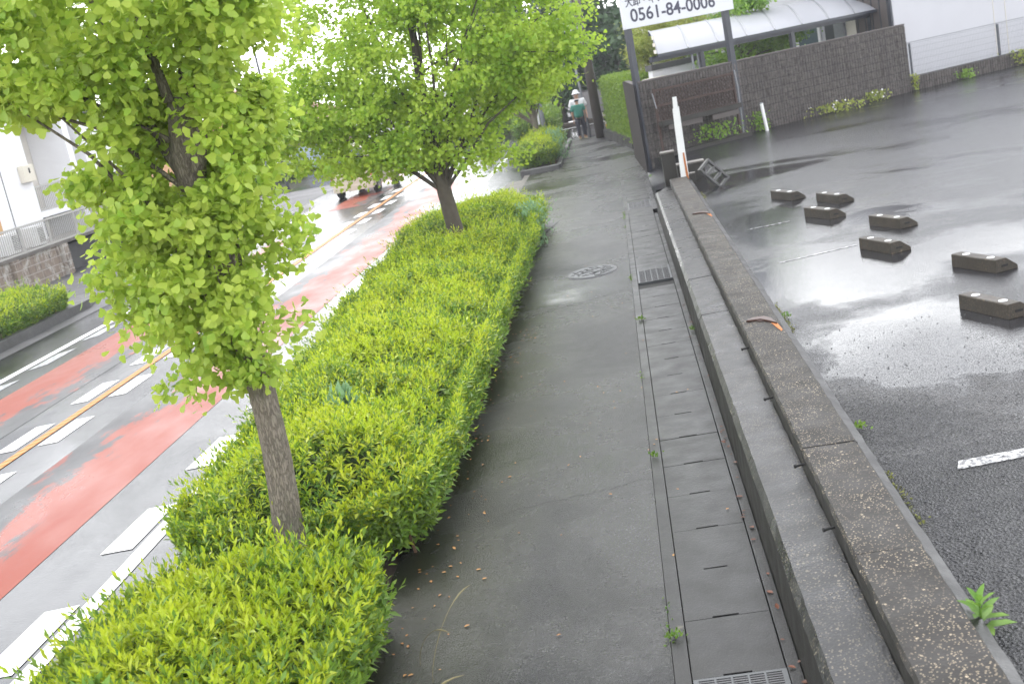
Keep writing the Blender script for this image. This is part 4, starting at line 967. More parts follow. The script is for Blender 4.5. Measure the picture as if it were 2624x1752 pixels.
gt((6.1, 4.2), 2.8, [(1.2, 0, 2.05, .75, .5, .35, 1), (.1, 0, 2.4, .7, .5, .25, 1), (-.6, 0, 1.85, .5, .4, .2, 1), (1.9, 0, 2.3, .4, .4, .25, 1), (.4, .2, 3.35, .8, .6, .25, 1), (-.2, .2, 3.2, .5, .5, .2, .8), (-.3, .3, 1.7, .5, .4, .15, 1)], 'green garden tree with forked trunk seen under the carport roof', 'garden', 1500, 52, .11,
   trunk=[(-.1, 0, 0, .10), (0, 0, 1.7, .08), (-.25, 0, 2.3, .05), (-.3, 0, 3.2, .02)])
gt((7.6, 9.2), 3.2, [(0, 0, 2.9, 1.2, .7, .5, 1), (1.4, 0, 2.6, .8, .6, .4, 1), (2.4, 0, 3.2, .8, .6, .4, 1), (.5, 0, 2.0, .9, .6, .4, 1)], 'green shrubby tree behind the white garden wall', 'garden', 1300, 53, .13)

# ------------------------------------------------------------------ utility pole, traffic sign, guards
up = empty('utility_pole', (-.72, 43.5, 0), 'tall round concrete utility pole beside the clipped hedge', 'utility pole')
MB().tube([(-.72, 43.5, -.1), (-.76, 43.5, 4), (-.80, 43.5, 11)], [.185, .15, .11], 20).build('pole', simple('brown_concrete_pole', (.085, .07, .062), .6, .15, 3), up, smooth=True)
for z in (2.9, 3.45, 3.95): MB().tube([(-.745, 43.5, z), (-.745, 43.5, z+.04)], .168, 16).build('band', M['steel'], up)
MB().bar((-1.6, 43.4, 5.3), (.1, 43.4, 5.3), .07).build('cross_arm', M['steel'], up); MB().tube([(-1.05, 43.5, 4.7), (-1.05, 43.5, 5.4)], .14, 12).build('transformer', M['steel'], up)
tagp = empty('guy_wire_guard', (-.42, 43.95, 0), 'yellow tube guard with black and white stripes at the foot of the utility pole', 'wire guard')
b = MB(); b.tube([(-.40, 43.9, 0), (-.44, 43.9, .42)], .06, 10); b.build('yellow_sleeve', simple('yellow_plastic', (.75, .45, .02), .4, .05), tagp)
a = N('striped_sleeve'); wv = a.n('TexWave'); wv.bands_direction = 'DIAGONAL'; wv.inputs['Scale'].default_value = 2.2; a.l(a.geo(), wv.inputs['Vector'])
a.setp(Base_Color=a.mix(a.ramp(wv.outputs['Fac'], [(.48, 0), (.52, 1)]), (.02, .02, .02), (.7, .62, .5)), Roughness=.4)
b = MB(); b.tube([(-.44, 43.9, .42), (-.49, 43.9, .92)], .06, 10); b.build('striped_sleeve', a.m, tagp)
b = MB(); b.tube([(-.49, 43.9, .92), (-.74, 43.6, 5.5)], .008, 5); b.build('wire', M['steel'], tagp)
ts = empty('traffic_sign_pole', (-1.2, 47.6, -.15), 'thin grey pole with a cream plate left of the utility pole', 'sign pole')
MB().tube([(-1.2, 47.6, -.15), (-1.36, 47.6, 3.6)], .045, 10).build('pole', M['steel'], ts, smooth=True)
MB().span((-1.58, 47.5, 3.42), (-1.1, 47.54, 3.78)).build('plate', simple('cream_plate', (.72, .62, .36), .5, .05), ts)
MB().span((-1.60, 47.5, 4.0), (-1.2, 47.54, 4.4)).build('upper_plate', M['sign_white'], ts)
gp = empty('grey_sign_post', (-2.72, 44.2, 0), 'thick grey post with a narrow white strip behind the small hedge', 'post')
MB().tube([(-2.70, 44.2, -.1), (-2.82, 44.2, 2.4)], .085, 12).build('post', M['steel'], gp, smooth=True)
MB().span((-2.93, 44.05, .85), (-2.86, 44.07, 1.95)).build('white_strip', M['white_steel'], gp)
tag(MB().bar((-3.1, 56.5, -.15), (-3.2, 56.5, 1.25), .16, .16).build('concrete_stake', M['gutter']), 'pale square concrete stake standing before the dark wood', 'post')
gf = empty('pipe_guard_fence', (-3.6, 56, -.15), 'short pale pipe guard fence beyond the far bush', 'fence')
for x in (-4.1, -3.45): MB().tube([(x, 56, -.15), (x, 56, .75)], .03, 8).build('post', M['white_steel'], gf)
for z in (.35, .72): MB().tube([(-4.1, 56, z), (-3.45, 56, z)], .022, 8).build('rail', M['white_steel'], gf)
cw = empty('grey_concrete_wall', (.2, 57.5, -.15), 'plain grey concrete wall behind the two walkers', 'wall')
MB().span((-1.95, 57.5, -.15), (2.5, 57.7, 1.3)).build('wall', M['gutter'] if False else simple('grey_wall', (.20, .19, .19), .8, .12, 2), cw)
MB().span((-1.98, 57.48, 1.3), (2.5, 57.72, 1.36)).build('coping', M['kerb'], cw)
tag(MB().prism([(-3.6, 56.6), (3, 56.4), (3, 57.45), (-3.8, 57.6)], -.146, .02).build('earth_bank', M['soil']), 'strip of bare reddish earth in front of the grey wall', 'earth bank')

# ------------------------------------------------------------------ people
def skin(name, V, E, Rr, mat, parent, root=0, sub=2, local=True):
    me = bpy.data.meshes.new(name); me.from_pydata(V, E, []); o = bpy.data.objects.new(name, me); COL.objects.link(o)
    md = o.modifiers.new('skin', 'SKIN'); md.use_smooth_shade = True
    if not me.skin_vertices: return o
    for i, r in enumerate(Rr):
        me.skin_vertices[0].data[i].radius = r if hasattr(r, '__len__') else (r, r); me.skin_vertices[0].data[i].use_root = (i == root)
    s2 = o.modifiers.new('sub', 'SUBSURF'); s2.levels = sub; s2.render_levels = sub
    bpy.context.view_layer.update()
    m2 = bpy.data.meshes.new_from_object(o.evaluated_get(bpy.context.evaluated_depsgraph_get())); m2.name = name
    bpy.data.objects.remove(o); m2.materials.clear(); return link(name, m2, mat, parent)
M['skinm'] = simple('skin_tone', (.42, .25, .17), .6, .08)
def person(loc, h, rz, label, shirt, trousers, hat, lean=0, bulk=1.0):
    s = h/1.7; e = empty('person', loc, label, 'person', rz=rz); b_ = bulk
    V = [(0, 0, .95), (0, 0, 1.15), (0, 0, 1.36), (0, .0, 1.47), (0, -.015, 1.56), (0, -.02, 1.64),
         (-.10, 0, .90), (-.11, -.02, .50), (-.11, .02, .09), (-.11, -.14, .04),
         (.10, 0, .90), (.11, .03, .50), (.11, .04, .09), (.11, -.11, .04),
         (-.19, 0, 1.39), (-.25, .02, 1.13), (-.25, -.06, .88), (-.25, -.09, .79),
         (.19, 0, 1.39), (.25, .02, 1.13), (.25, -.06, .88), (.25, -.09, .79)]
    Rd = [(.15*b_, .11), (.14*b_, .11), (.15*b_, .11), .055, .085, .075, .085, .06, .045, .035, .085, .06, .045, .035, .055, .042, .032, .03, .055, .042, .032, .03]
    E = [(0, 1), (1, 2), (2, 3), (3, 4), (4, 5), (0, 6), (6, 7), (7, 8), (8, 9), (0, 10), (10, 11), (11, 12), (12, 13), (2, 14), (14, 15), (15, 16), (16, 17), (2, 18), (18, 19), (19, 20), (20, 21)]
    for sx in (-1, 1):       # five fingers per hand
        i0 = 17 if sx < 0 else 21
        for k, (dx, ln) in enumerate(((-.03, .075), (-.01, .085), (.01, .08), (.028, .065))):
            V += [(sx*.25+dx*.6, -.10+dx, .75), (sx*.25+dx*.6, -.11+dx, .75-ln)]; Rd += [.009, .007]; n = len(V); E += [(i0, n-2), (n-2, n-1)]
        V += [(sx*.23, -.14, .77), (sx*.23, -.16, .73)]; Rd += [.010, .008]; n = len(V); E += [(i0, n-2), (n-2, n-1)]
    sc = lambda vs: [(x*s, y*s, z*s) for x, y, z in vs]; rs = lambda r: tuple(q*s for q in r) if hasattr(r, '__len__') else r*s
    skin('body', sc(V), E, [rs(r) for r in Rd], M['skinm'], e)
    # clothing
    V2 = [(0, 0, .84), (0, 0, 1.15), (0, 0, 1.36), (0, 0, 1.44), (-.20, 0, 1.38), (-.27, .02, 1.16), (.20, 0, 1.38), (.27, .02, 1.16)]
    skin('shirt', sc(V2), [(0, 1), (1, 2), (2, 3), (2, 4), (4, 5), (2, 6), (6, 7)], [rs(r) for r in [(.25*b_, .19), (.22*b_, .18), (.20*b_, .16), .08, .10, .095, .10, .095]], shirt, e)
    V3 = [(0, 0, .98), (-.10, 0, .86), (-.115, -.02, .50), (-.11, .02, .12), (.10, 0, .86), (.115, .03, .50), (.11, .04, .12)]
    skin('trousers', sc(V3), [(0, 1), (1, 2), (2, 3), (0, 4), (4, 5), (5, 6)], [rs(r) for r in [(.17, .13), .105, .085, .068, .105, .085, .068]], trousers, e)
    for i, (x, y) in enumerate(((-.11, -.04), (.11, -.01))):
        skin('shoe', sc([(x, y+.06, .045), (x, y-.14, .035)]), [(0, 1)], [rs(.05), rs(.04)], hat['shoe'], e)
    # face and hair
    b = MB()
    for x in (-.03, .03): MB().box((x*s, -.102*s, 1.62*s), (.018*s, .01*s, .01*s)).build('eye', M['dark'], e, local=True)
    b = b; MB().box((0, -.10*s, 1.555*s), (.04*s, .01*s, .008*s)).build('mouth', M['dark'], e, local=True)
    b = MB(); b.tube([(0, -.095*s, 1.61*s), (0, -.118*s, 1.585*s)], [.008*s, .014*s], 6); b.build('nose', M['skinm'], e, local=True)
    for x in (-.083, .083): MB().box((x*s, -.01*s, 1.60*s), (.015*s, .03*s, .05*s)).build('ear', M['skinm'], e, local=True)
    skin('hair', sc([(0, .03, 1.56), (0, .01, 1.665)]), [(0, 1)], [rs((.125, .12)), rs((.125, .12))], hat['hair'], e)
    if hat.get('hat'):
        b = MB(); n = 20; prof = [(.16, 1.63), (.11, 1.665), (.098, 1.72), (.06, 1.765), (.01, 1.775)]
        vs = [(r*s*math.cos(2*PI*i/n), r*s*math.sin(2*PI*i/n), z*s) for r, z in prof for i in range(n)]
        b.add(vs, [(j*n+i, j*n+(i+1) % n, (j+1)*n+(i+1) % n, (j+1)*n+i) for j in range(len(prof)-1) for i in range(n)]+[tuple(range((len(prof)-1)*n, len(prof)*n))]); b.build('hat', hat['hat'], e, local=True, smooth=True)
    return e
green = simple('teal_shirt_cloth', (.05, .22, .17), .8, .08, 8); black = simple('dark_trousers_cloth', (.02, .022, .035), .8, .1, 8)
hairm = simple('black_hair', (.02, .018, .018), .5, .1); whitec = simple('white_jacket_cloth', (.75, .75, .76), .8, .05, 8); pale = simple('pale_shoes', (.62, .52, .34), .6, .1)
person((-1.42, 44.75, 0), 1.50, PI+.1, 'walker in a loose teal shirt and dark trousers seen from behind', green, black, {'hair': hairm, 'shoe': pale}, bulk=1.0)
person((-1.44, 46.1, -.148), 1.86, .2, 'walker in a white jacket and white hat standing beyond the teal shirt', whitec, black, {'hair': simple('brown_hair', (.08, .04, .03), .6, .1), 'shoe': pale, 'hat': whitec}, bulk=.85)
bag = MB(); bag.tube([(-1.12, 44.85, .72), (-1.08, 44.8, .02)], [.02, .012], 8); tag(bag.build('walking_stick', M['dark']), 'thin dark stick held at the teal walker right side', 'walking stick')

# ------------------------------------------------------------------ cars
M['tyre'] = simple('tyre_rubber', (.02, .02, .02), .8, .1); M['red_lamp'] = simple('red_lamp', (.55, .02, .02), .2, .05); M['chrome'] = simple('bright_metal', (.6, .6, .62), .2, .05, 5, .9)
def car(loc, rz, label, cat, col, L, W, Hh, prof, group=None, plate=(.75, .5, .02), kind='van', wr=.28):
    """profile (y,z) side outline, rear at y=0, front at y=L"""
    e = empty(kind, loc, label, cat, group, rz)
    body = MB(); n = len(prof); rings = []
    for t, sc_ in ((-1, .93), (-.93, 1), (.93, 1), (1, .93)):
        x = t*W/2; cz = Hh*.45
        rings.append([((x*(1-.10*max(0, (z-Hh*.52)/(Hh*.48)))), y if sc_ == 1 else L/2+(y-L/2)*.985, z if sc_ == 1 else cz+(z-cz)*.975) for y, z in prof])
    vs = [p for r in rings for p in r]
    fs = [(k*n+i, k*n+(i+1) % n, (k+1)*n+(i+1) % n, (k+1)*n+i) for k in range(3) for i in range(n)]+[tuple(range(n)), tuple(range(4*n-1, 3*n-1, -1))]
    body.add(vs, fs).build('body', col, e, local=True)
    # windows (rear, sides, front)
    b = MB(); z0, z1 = Hh*.56, Hh*.90
    yr = lambda z: prof_y(prof, z, True)
    b.add([(-W*.40, yr(z0)-.006, z0), (W*.40, yr(z0)-.006, z0), (W*.36, yr(z1)-.006, z1), (-W*.36, yr(z1)-.006, z1)], [(0, 1, 2, 3)]); b.build('rear_window', M['glass'], e, local=True, fix=False)
    for sx in (-1, 1):
        for (ya, yb) in ((.10*L, .40*L), (.43*L, .68*L)):
            b = MB(); xa = W/2*(1-.10*.08)*1.003; xb = W/2*(1-.10*.75)*1.004
            b.add([(sx*xa, ya, z0), (sx*xa, yb, z0), (sx*xb, yb-.05, z1), (sx*xb, ya+.05, z1)], [(0, 1, 2, 3)]); b.build('side_window', M['glass'], e, local=True, fix=False)
    for sx in (-1, 1):
        for y in (.16*L, .82*L):
            b = MB(); b.tube([(sx*(W/2-.15), y, wr), (sx*(W/2+.012), y, wr)], wr, 20); wo = b.build('wheel', M['tyre'], e, local=True)
            b = MB(); b.tube([(sx*(W/2+.012), y, wr), (sx*(W/2+.02), y, wr)], wr*.6, 16); b.build('rim', M['chrome'], wo, local=True)
        MB().span((sx*W*.46-.05, yr(Hh*.5)-.03, Hh*.36), (sx*W*.46+.02*sx+.03, yr(Hh*.5)+.05, Hh*.55)).build('tail_lamp', M['red_lamp'], e, local=True)
        MB().span((sx*W*.40-.10, L-.05, Hh*.36), (sx*W*.40+.10, L+.012, Hh*.46)).build('headlight', M['chrome'], e, local=True)
    MB().span((-.17, -.022, Hh*.33), (.17, -.006, Hh*.43)).build('number_plate', simple('plate_colour', plate, .4, .03), e, local=True)
    MB().span((-W*.49, -.035, .22), (W*.49, .09, .42)).build('bumper', col, e, local=True, bevel=.02)
    return e
def prof_y(prof, z, rear):
    c = []
    for (y0, z0), (y1, z1) in zip(prof, prof[1:]+prof[:1]):
        if (z0-z)*(z1-z) <= 0 and z0 != z1: c.append(y0+(y1-y0)*(z-z0)/(z1-z0))
    return min(c)
vanp = [(.0, .25), (0, .80), (.06, 1.15), (.16, 1.62), (.32, 1.76), (2.2, 1.78), (2.6, 1.66), (3.0, 1.15), (3.35, 1.0), (3.45, .75), (3.45, .25)]
carp = [(.0, .30), (0, .78), (.12, 1.0), (.55, 1.38), (1.0, 1.46), (2.3, 1.46), (2.9, 1.06), (3.9, .92), (4.15, .65), (4.15, .25)]
beige = N('beige_car_paint').setp(Base_Color=(.62, .54, .42), Roughness=.3, Coat_Weight=.4)
whitep = N('white_car_paint').setp(Base_Color=(.72, .73, .76), Roughness=.25, Coat_Weight=.5); redp = N('red_car_paint').setp(Base_Color=(.4, .05, .06), Roughness=.25, Coat_Weight=.5); bluep = N('silver_car_paint').setp(Base_Color=(.32, .36, .42), Roughness=.3, Metallic=.4, Coat_Weight=.5)
car((-9.25, 39.6, -.15), math.radians(-6), 'beige boxy van with red tail lamps driving away in the left lane', 'van', beige, 3.45, 1.48, 1.78, vanp)
car((-17.2, 60.9, -.15), math.radians(80), 'white parked car in front of the orange building', 'car', whitep, 4.15, 1.65, 1.46, carp, kind='parked_car', group='parked cars far away', plate=(.7, .7, .7))
for i, (x, y, rz, m_, lab) in enumerate(((-7.2, 82, 70, whitep, 'white parked car farthest left in the far car park'), (-6.2, 74, 100, redp, 'red parked car between white cars in the far car park'), (-4.6, 80, 80, bluep, 'silver parked car on the right of the far car park'), (-9.4, 78, 85, whitep, 'white parked car seen low through the leaves beyond the hedge'))):
    car((x, y, -.12), math.radians(rz), lab, 'car', m_, 4.15, 1.65, 1.46, carp, kind='parked_car', group='parked cars far away', plate=(.7, .7, .7))

# ------------------------------------------------------------------ buildings across the road
ap = empty('white_apartment_building', (-17.5, 34, -.1), 'white apartment block with railed balconies across the road at the left', 'building')
X0 = -17.5
MB().span((X0-8, 10, -.14), (X0, 34.0, 4.5)).build('front_wall', M['stucco'], ap)
MB().span((X0-8, 34.0, -.14), (X0-1.3, 46, 4.4)).build('recessed_wall', M['stucco_w'], ap)  # darker stucco here: the recess's shade is put into the wall colour
MB().span((X0-1.29, 36.9, 0), (X0-.05, 37.3, 4.4)).build('partition', M['stucco'], ap)
MB().span((X0-8.3, 9.5, 4.5), (X0+.12, 34.2, 4.62)).build('roof_edge', M['navy'], ap); MB().span((X0-8.3, 34.21, 4.38), (X0-.2, 46.5, 4.6)).build('roof_edge', M['navy'], ap)
MB().span((X0-1.29, 34.01, 1.42), (X0-.02, 37.9, 1.60)).build('balcony_slab', M['stucco'], ap)
def railing(parent, x, ya, yb, z0, z1, mat, step=.11):
    b = MB(); y = ya
    while y < yb: b.bar((x, y, z0), (x, y, z1), .018); y += step
    b.bar((x, ya, z1), (x, yb, z1), .05, .05); b.bar((x, ya, z0+.03), (x, yb, z0+.03), .04, .04)
    y = ya
    while y < yb: b.bar((x, y, z0-.05), (x, y, z1), .045); y += 1.6
    b.build('railing', mat, parent)
M['rail'] = simple('grey_rail_paint', (.42, .41, .39), .5, .1)
railing(ap, X0-.05, 34.05, 37.85, 1.62, 2.36, M['rail'])
b = MB(); b.span((X0-.35, 38.0, 2.13), (X0+.05, 50, 2.24)); b.build('canopy_fascia', M['brown_siding'], ap)
MB().span((X0-1.2, 38.0, 2.25), (X0, 50, 4.3)).build('upper_bay', M['stucco'], ap)
MB().span((X0-1.28, 34.5, .7), (X0-1.2, 36.5, 1.35)).build('lower_window', M['glass'], ap)
bx = MB().span((X0+.005, 33.3, 2.55), (X0+.18, 33.95, 3.05)).build('lamp_box', M['cream'], ap, bevel=.02); MB().span((X0+.182, 33.6, 2.8), (X0+.19, 33.68, 2.95)).build('lens', M['dark'], bx)
MB().span((X0+.002, 32.28, .3), (X0+.012, 32.31, 4.45)).build('wall_joint', M['kerb'], ap)
MB().span((X0+.002, 30.2, .3), (X0+.02, 31.55, 1.75)).build('orange_panel', simple('tan_panel', (.55, .33, .14), .7, .1), ap)
def acunit(x, y, z, label):
    e = empty('air_conditioner', (x, y, z), label, 'air conditioner', 'outdoor air conditioner units')
    MB().span((x-.15, y, z), (x+.15, y+.75, z+.55)).build('casing', M['white_steel'], e, bevel=.015)
    b = MB()
    for i in range(9): b.span((x+.151, y+.38, z+.08+i*.045), (x+.158, y+.68, z+.10+i*.045))
    b.build('grille', M['dark'], e)
for a_ in ((-16.6, 29.6, .82, 'white air conditioner unit nearest the left edge behind the railing'), (-16.6, 31.1, .82, 'white air conditioner unit in the middle behind the lower railing'), (-18.3, 34.3, 1.62, 'white air conditioner unit on the upper balcony')): acunit(*a_)
# retaining wall + railing
def stained():
    a = N('stained_retaining_concrete'); v = a.geo(); g = a.noise(v, 2.2, 7, .75, .5); g2 = a.noise(a.geo((1, 1, .25)), 5, 6, .7)
    c = a.mix(a.noise(v, 12, 5), (.16, .12, .095), (.30, .24, .19)); c = a.mix(a.ramp(g, [(.50, 0), (.62, 1)]), c, (.52, .50, .46)); c = a.mix(a.ramp(g2, [(.52, 0), (.64, .9)]), c, (.05, .04, .035))
    br = a.n('TexBrick'); br.inputs['Scale'].default_value = 1.0; br.inputs['Brick Width'].default_value = .5; br.inputs['Row Height'].default_value = .22; br.inputs['Mortar Size'].default_value = .012
    sp = a.n('SeparateXYZ'); a.l(v, sp.inputs[0]); cb = a.n('CombineXYZ'); a.l(sp.outputs[1], cb.inputs[0]); a.l(sp.outputs[2], cb.inputs[1]); a.l(cb.outputs[0], br.inputs['Vector'])
    c = a.mix(a.mathn('MULTIPLY', br.outputs['Fac'], .6), c, (.45, .43, .40))
    a.setp(Base_Color=c, Roughness=.75, Normal=a.bump(a.noise(v, 20, 5), .4, .02)); return a.m
M['stained'] = stained()
rt = empty('retaining_wall', (-16, 25, -.14), 'stained brown block retaining wall under the balcony railing across the road', 'retaining wall')
MB().span((-17.45, 12, -.144), (-16.0, 31.9, .72)).build('wall', M['stained'], rt)
MB().span((-17.45, 31.9, -.144), (-16.25, 44, .62)).build('rear_wall', simple('dark_wet_wall', (.06, .058, .06), .7, .3, 3), rt)
MB().span((-17.45, 12, .722), (-15.93, 44, .80)).build('coping', M['gutter'], rt)
for y in (24, 28.7, 31.5): MB().span((-15.99, y, -.144), (-15.88, y+.35, .72)).build('pilaster', M['stained'], rt)
rl = empty('terrace_railing', (-16, 28, .8), 'long grey vertical bar railing on top of the stained retaining wall', 'railing')
railing(rl, -15.98, 20, 40, .80, 1.5, M['rail'])
struct(MB().prism([(-11.3, -5), (-11.75, 23.8), (-12.0, 24.7), (-13.2, 24.9), (-14.2, 24), (-14.2, -5)], -.147, .03).build('left_planter_kerb', M['kerb']))

ob = empty('orange_building', (-24, 62, -.15), 'orange walled building with a dark red roof edge far behind the road', 'building')
MB().span((-29, 62.5, -.15), (-19.2, 70, 3.6)).build('wall', simple('orange_wall', (.62, .36, .20), .8, .06), ob)
MB().span((-19.19, 62.9, -.15), (-15.5, 70, 2.3)).build('annex_wall', simple('brown_wall', (.30, .17, .12), .8, .08), ob)
MB().span((-24, 62.35, -.05), (-15.6, 62.48, 1.25)).build('shutter', simple('blue_grey_shutter', (.42, .50, .60), .5, .06), ob)
MB().span((-24, 62.2, 1.25), (-15.6, 62.5, 1.45)).build('lintel', M['kerb'], ob)
b = MB(); b.add([(-29.5, 61.8, 4.3), (-21.2, 61.8, 4.55), (-15.0, 61.8, 1.95), (-15.0, 61.8, 2.25), (-21.2, 61.8, 4.9), (-29.5, 61.8, 4.9), (-29.5, 71, 4.3), (-21.2, 71, 4.55), (-15.0, 71, 1.95), (-15.0, 71, 2.25), (-21.2, 71, 4.9), (-29.5, 71, 4.9)],
      [(0, 1, 4, 5), (1, 2, 3, 4), (11, 10, 7, 6), (10, 9, 8, 7), (5, 4, 10, 11), (4, 3, 9, 10), (0, 6, 7, 1), (1, 7, 8, 2), (2, 8, 9, 3), (0, 5, 11, 6)]); b.build('roof', simple('dark_red_roof', (.30, .03, .045), .5, .1), ob)
p_ = empty('street_pole', (-15.0, 51.7, -.15), 'thin dark street pole before the orange building', 'pole')
MB().tube([(-15.0, 51.7, -.15), (-15.1, 51.7, 8)], [.07, .05], 10).build('shaft', M['navy'], p_); MB().bar((-15.6, 51.7, 6.5), (-14.5, 51.7, 6.5), .06).build('cross_arm', M['navy'], p_)

# ------------------------------------------------------------------ weeds, flowers, litter
def weed(name, loc, label, n, S, mat, spread=.12, up=.8, tmpl='lance', group=None, seed=1, hgt=.15, cat='weed'):
    R = np.random.default_rng(seed); e = empty(name, loc, label, cat, group)
    P = np.stack([R.normal(size=n)*spread, R.normal(size=n)*spread, R.uniform(0, hgt, n)], 1)+np.array(loc)
    D = norm(np.concatenate([R.normal(size=(n, 2)), np.abs(R.normal(size=(n, 1)))*.6+up], 1)); tv, tf = (lance, lance_f) if tmpl == 'lance' else (oval, oval_f)
    leaves('leaves', M[mat], e, P, D, norm(R.normal(size=(n, 3))+np.array([0, 0, 1])), S*R.uniform(.6, 1.2, n), tv, tf, loc)
    return e
# rosette weed on the car park side
R = np.random.default_rng(77); n = 17; ph = np.arange(n)*2.4; el = np.radians(14+50*np.arange(n)/n); loc = np.array([1.12, 4.55, .41])
e = empty('rosette_weed', tuple(loc), 'bright green leafy weed growing beside the wall at the lower right', 'weed')
D = np.stack([np.cos(ph)*np.cos(el), np.sin(ph)*np.cos(el), np.sin(el)], 1); h_ = (np.arange(n)/n)[:, None]*.10
leaves('leaves', M['weed'], e, loc+np.array([0, 0, .01])+h_*np.array([0, 0, 1.4]), D, np.stack([-np.cos(ph)*np.sin(el), -np.sin(ph)*np.sin(el), np.cos(el)], 1), .135*(1.05-.55*np.arange(n)/n), [(x*.62, y, z-.16*y*y) for x, y, z in oval], oval_f, tuple(loc))
MB().tube([(loc[0], loc[1], .39), (loc[0], loc[1], .54)], [.008, .004], 6).build('stem', M['weed'], e)
tufts = [(-.17, 4.72, .03, 120, 'green weed tuft on the drain edge nearest the viewer'), (-.16, 5.6, .01, 30, 'tiny yellow weed sprouts beside the nearest drain slots'), (-.15, 8.4, .01, 26, 'tiny weed sprout on the drain edge beside the pavement crack'), (-.14, 13.0, .01, 40, 'small weed tuft on the drain edge before the manhole'), (.40, 12.1, .01, 30, 'small weed at the wall foot beyond the broken strip'), (.56, 27.2, .02, 160, 'green weed at the foot of the left black sign post'),
         (1.17, 7.2, .41, 50, 'moss tuft along the wall ledge beside the lot'), (1.18, 10.4, .41, 30, 'tiny moss tuft on the ledge by the large rusted stub')]
for i, (x, y, z, n, lab) in enumerate(tufts):
    weed('weed_tuft', (x, y, z), lab, n, (.026 if n < 100 else .045), 'oldleaf' if n < 100 else 'weed', .022 if n < 100 else .04, .8, 'oval', 'small weeds in the joints', 60+i, .03)
# joint growth along drain kerb: moss line
R = np.random.default_rng(5); n = 2200; yy = R.uniform(4, 27.5, n); keep = vnoise(yy, yy*0, 3, 1.4) > .45; yy = yy[keep]; n = len(yy)
P = np.stack([-.19+R.normal(size=n)*.012, yy, np.full(n, .004)], 1)
o = leaves('joint_moss', M['oldleaf'], None, P, norm(R.normal(size=(n, 3))+np.array([0, 0, .6])), rand_dirs(n), .018*R.uniform(.5, 1.4, n), oval, oval_f); o['kind'] = 'stuff'
n = 1800; yy = R.uniform(4, 20, n); keep = vnoise(yy, yy*0, 8, 1.1) > .2; yy = yy[keep]; n = len(yy); P = np.stack([1.15+np.abs(R.normal(size=n))*.02, yy, np.full(n, .405)], 1)
o = leaves('ledge_moss', leaf_mat('moss', (.10, .12, .03), (.22, .22, .06), .1, .8), None, P, norm(R.normal(size=(n, 3))+np.array([0, 0, .5])), rand_dirs(n), .016*R.uniform(.5, 1.4, n), oval, oval_f); o['kind'] = 'stuff'
weed('tall_weed', (-1.72, 20.0, 0), 'tall grey green weed leaning over the pavement at the far hedge end', 420, .10, 'greyweed', .13, 1.2, 'lance', seed=71, hgt=.75)
weed('tall_weed', (-1.88, 35.8, .1), 'wispy grey green weed at the right side of the small planter hedge', 260, .14, 'greyweed', .16, 1.0, 'lance', seed=72, hgt=.9)
weed('tall_weed', (-2.55, 8.9, .62), 'feathery blue green weed rising out of the long hedge', 150, .11, 'greyweed', .05, 1.4, 'lance', seed=73, hgt=.14)
weed('tall_weed', (-2.75, 4.55, .58), 'feathery green weed rising out of the nearest hedge clump', 130, .09, 'weed', .05, 1.5, 'lance', seed=74, hgt=.12)
for (uu, vv, z, n, mt, fl, lab, sp, hg) in ((1.0, -.25, .5, 300, 'garden', None, 'green fern like weeds under the rusty lattice shelf', .34, .35), (2.55, -.15, .4, 150, 'garden', None, 'green weed right of the right black sign post', .10, .45),
                                       (5.0, -.2, .4, 380, 'pine', 'flower_w', 'pale flowering plants along the middle of the block wall foot', .42, .22), (6.55, -.18, .4, 170, 'pine', 'flower_w', 'pale flowering clump near the right end of the block wall', .16, .26), (8.1, -.1, .4, 60, 'pine', None, 'slim green weed at the corner of block wall and footing wall', .05, .4),
                                       (9.8, -.35, .4, 150, 'garden', None, 'green leafy weed before the footing wall under the mesh fence', .12, .22), (12.1, -.75, .4, 500, 'pine', 'flower', 'pink flowering plants in front of the mesh fence at the right edge', .34, .4)):
    x, y, _ = LW(uu, vv); e = weed('wall_foot_weed', (x, y, z), lab, n, .085, mt, sp, .6, 'oval', 'plants at the foot of the back walls', int(uu*10)+80, hg)
    if fl:
        b = MB(); rr = random.Random(int(uu*7))
        for i in range(12):
            p = (x+rr.gauss(0, sp), y+rr.gauss(0, sp), z+rr.uniform(.08, hg+.04))
            b.tube([p, (p[0]+.01, p[1]-.02, p[2]+.02)], [.01, .024], 7)
        fl_ = b.build('flowers', M[fl], e); fl_['kind'] = 'stuff'
# grass stems by the near hedge
for i, (x, y, dx, dy, h_) in enumerate(((-1.5, 4.65, .18, .12, .38), (-1.45, 5.5, .1, .25, .32), (-1.55, 5.7, .12, -.1, .28))):
    b = MB(); q_ = [(x+dx*1.7*t**1.6, y+dy*1.6*t**1.6, h_*(1.25*t-.30*t**4)) for t in np.linspace(0, 1.12, 14)]; b.tube(q_, [.0018]*10+[.003, .005, .004, .001], 5)
    tag(b.build('grass_stem', M['straw']), ['arching dry grass stem lowest at the hedge edge', 'arching grass stem beside the hedge gap', 'short grass stem at the foot of the near hedge'][i], 'grass stem', 'grass stems at the hedge edge')
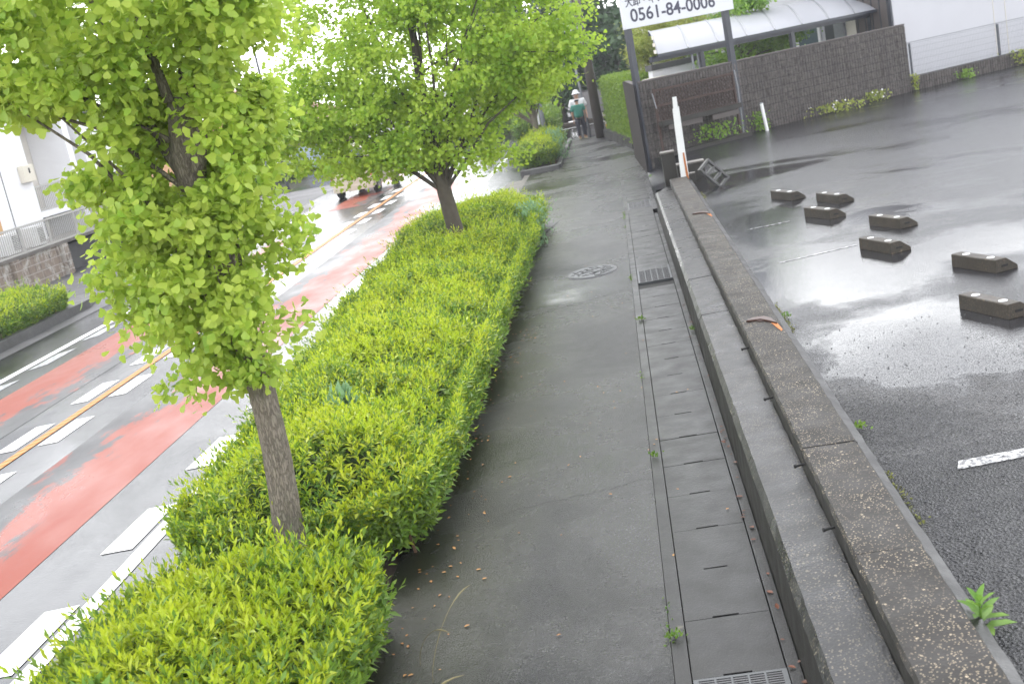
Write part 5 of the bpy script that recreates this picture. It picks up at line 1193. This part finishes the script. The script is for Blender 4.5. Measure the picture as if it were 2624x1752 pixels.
# litter: small fallen leaves and stones
R = np.random.default_rng(6)
def litter(name, n, fx, fy, z, S, mat, tm=(oval, oval_f)):
    P = np.stack([fx(n), fy(n), np.full(n, z)], 1); D = norm(np.stack([R.normal(size=n), R.normal(size=n), R.uniform(0, .25, n)], 1))
    o = leaves(name, mat, None, P, D, np.tile(np.array([0, 0, 1.]), (n, 1)), S*R.uniform(.5, 1.3, n), *tm); o['kind'] = 'stuff'
brownleaf = leaf_mat('dead_leaf', (.28, .12, .04), (.5, .26, .08), .1, .6)
litter('fallen_leaves', 130, lambda n: -1.75+np.abs(R.normal(size=n))*.22, lambda n: R.uniform(4.5, 14, n), .006, .028, brownleaf)
litter('fallen_leaves', 60, lambda n: R.uniform(-1.4, .35, n), lambda n: R.uniform(4.5, 20, n), .008, .022, brownleaf)
litter('fallen_leaves', 40, lambda n: R.uniform(.36, .41, n), lambda n: R.uniform(4.5, 14, n), .01, .04, leaf_mat('dark_dead_leaf', (.05, .025, .015), (.18, .06, .03), .05, .5))
def pebbles(name, n, fx, fy, zf, s0, s1, mat):
    b = MB(); 
    for i in range(n):
        x, y = fx(), fy(); s = random.uniform(s0, s1)
        n = 6; a0 = random.uniform(0, 6); z = zf(x, y); vs = [(x+s*.6*random.uniform(.6, 1.1)*math.cos(a0+k*PI/3), y+s*.6*random.uniform(.6, 1.1)*math.sin(a0+k*PI/3), z+s*random.uniform(.05, .3)) for k in range(n)]+[(x, y, z+s*.6)]
        b.add(vs, [(k, (k+1) % n, n) for k in range(n)])
    o = b.build(name, mat, fix=False); o['kind'] = 'stuff'
pebbles('loose_gravel', 1500, lambda: 1.16+abs(random.gauss(0, .8)), lambda: random.triangular(3.6, 10, 4.5), lambda x, y: .401, .004, .015, simple('gravel', (.05, .05, .055), .35, .5, 40))

# ------------------------------------------------------------------ thin scattering volume added in place of lens flare and softness
hz = MB().span((-130, -25, -1.4), (120, 190, 16)).build('flare_haze', None)
hm = bpy.data.materials.new('flare_haze_air'); hm.use_nodes = True; hn = hm.node_tree; hn.nodes.clear()
ho = hn.nodes.new('ShaderNodeOutputMaterial'); pv = hn.nodes.new('ShaderNodeVolumePrincipled')
pv.inputs['Color'].default_value = (.93, .95, 1, 1); pv.inputs['Density'].default_value = .0010; pv.inputs['Anisotropy'].default_value = .2
hn.links.new(pv.outputs[0], ho.inputs['Volume']); hz.data.materials.append(hm); hz['kind'] = 'stuff'
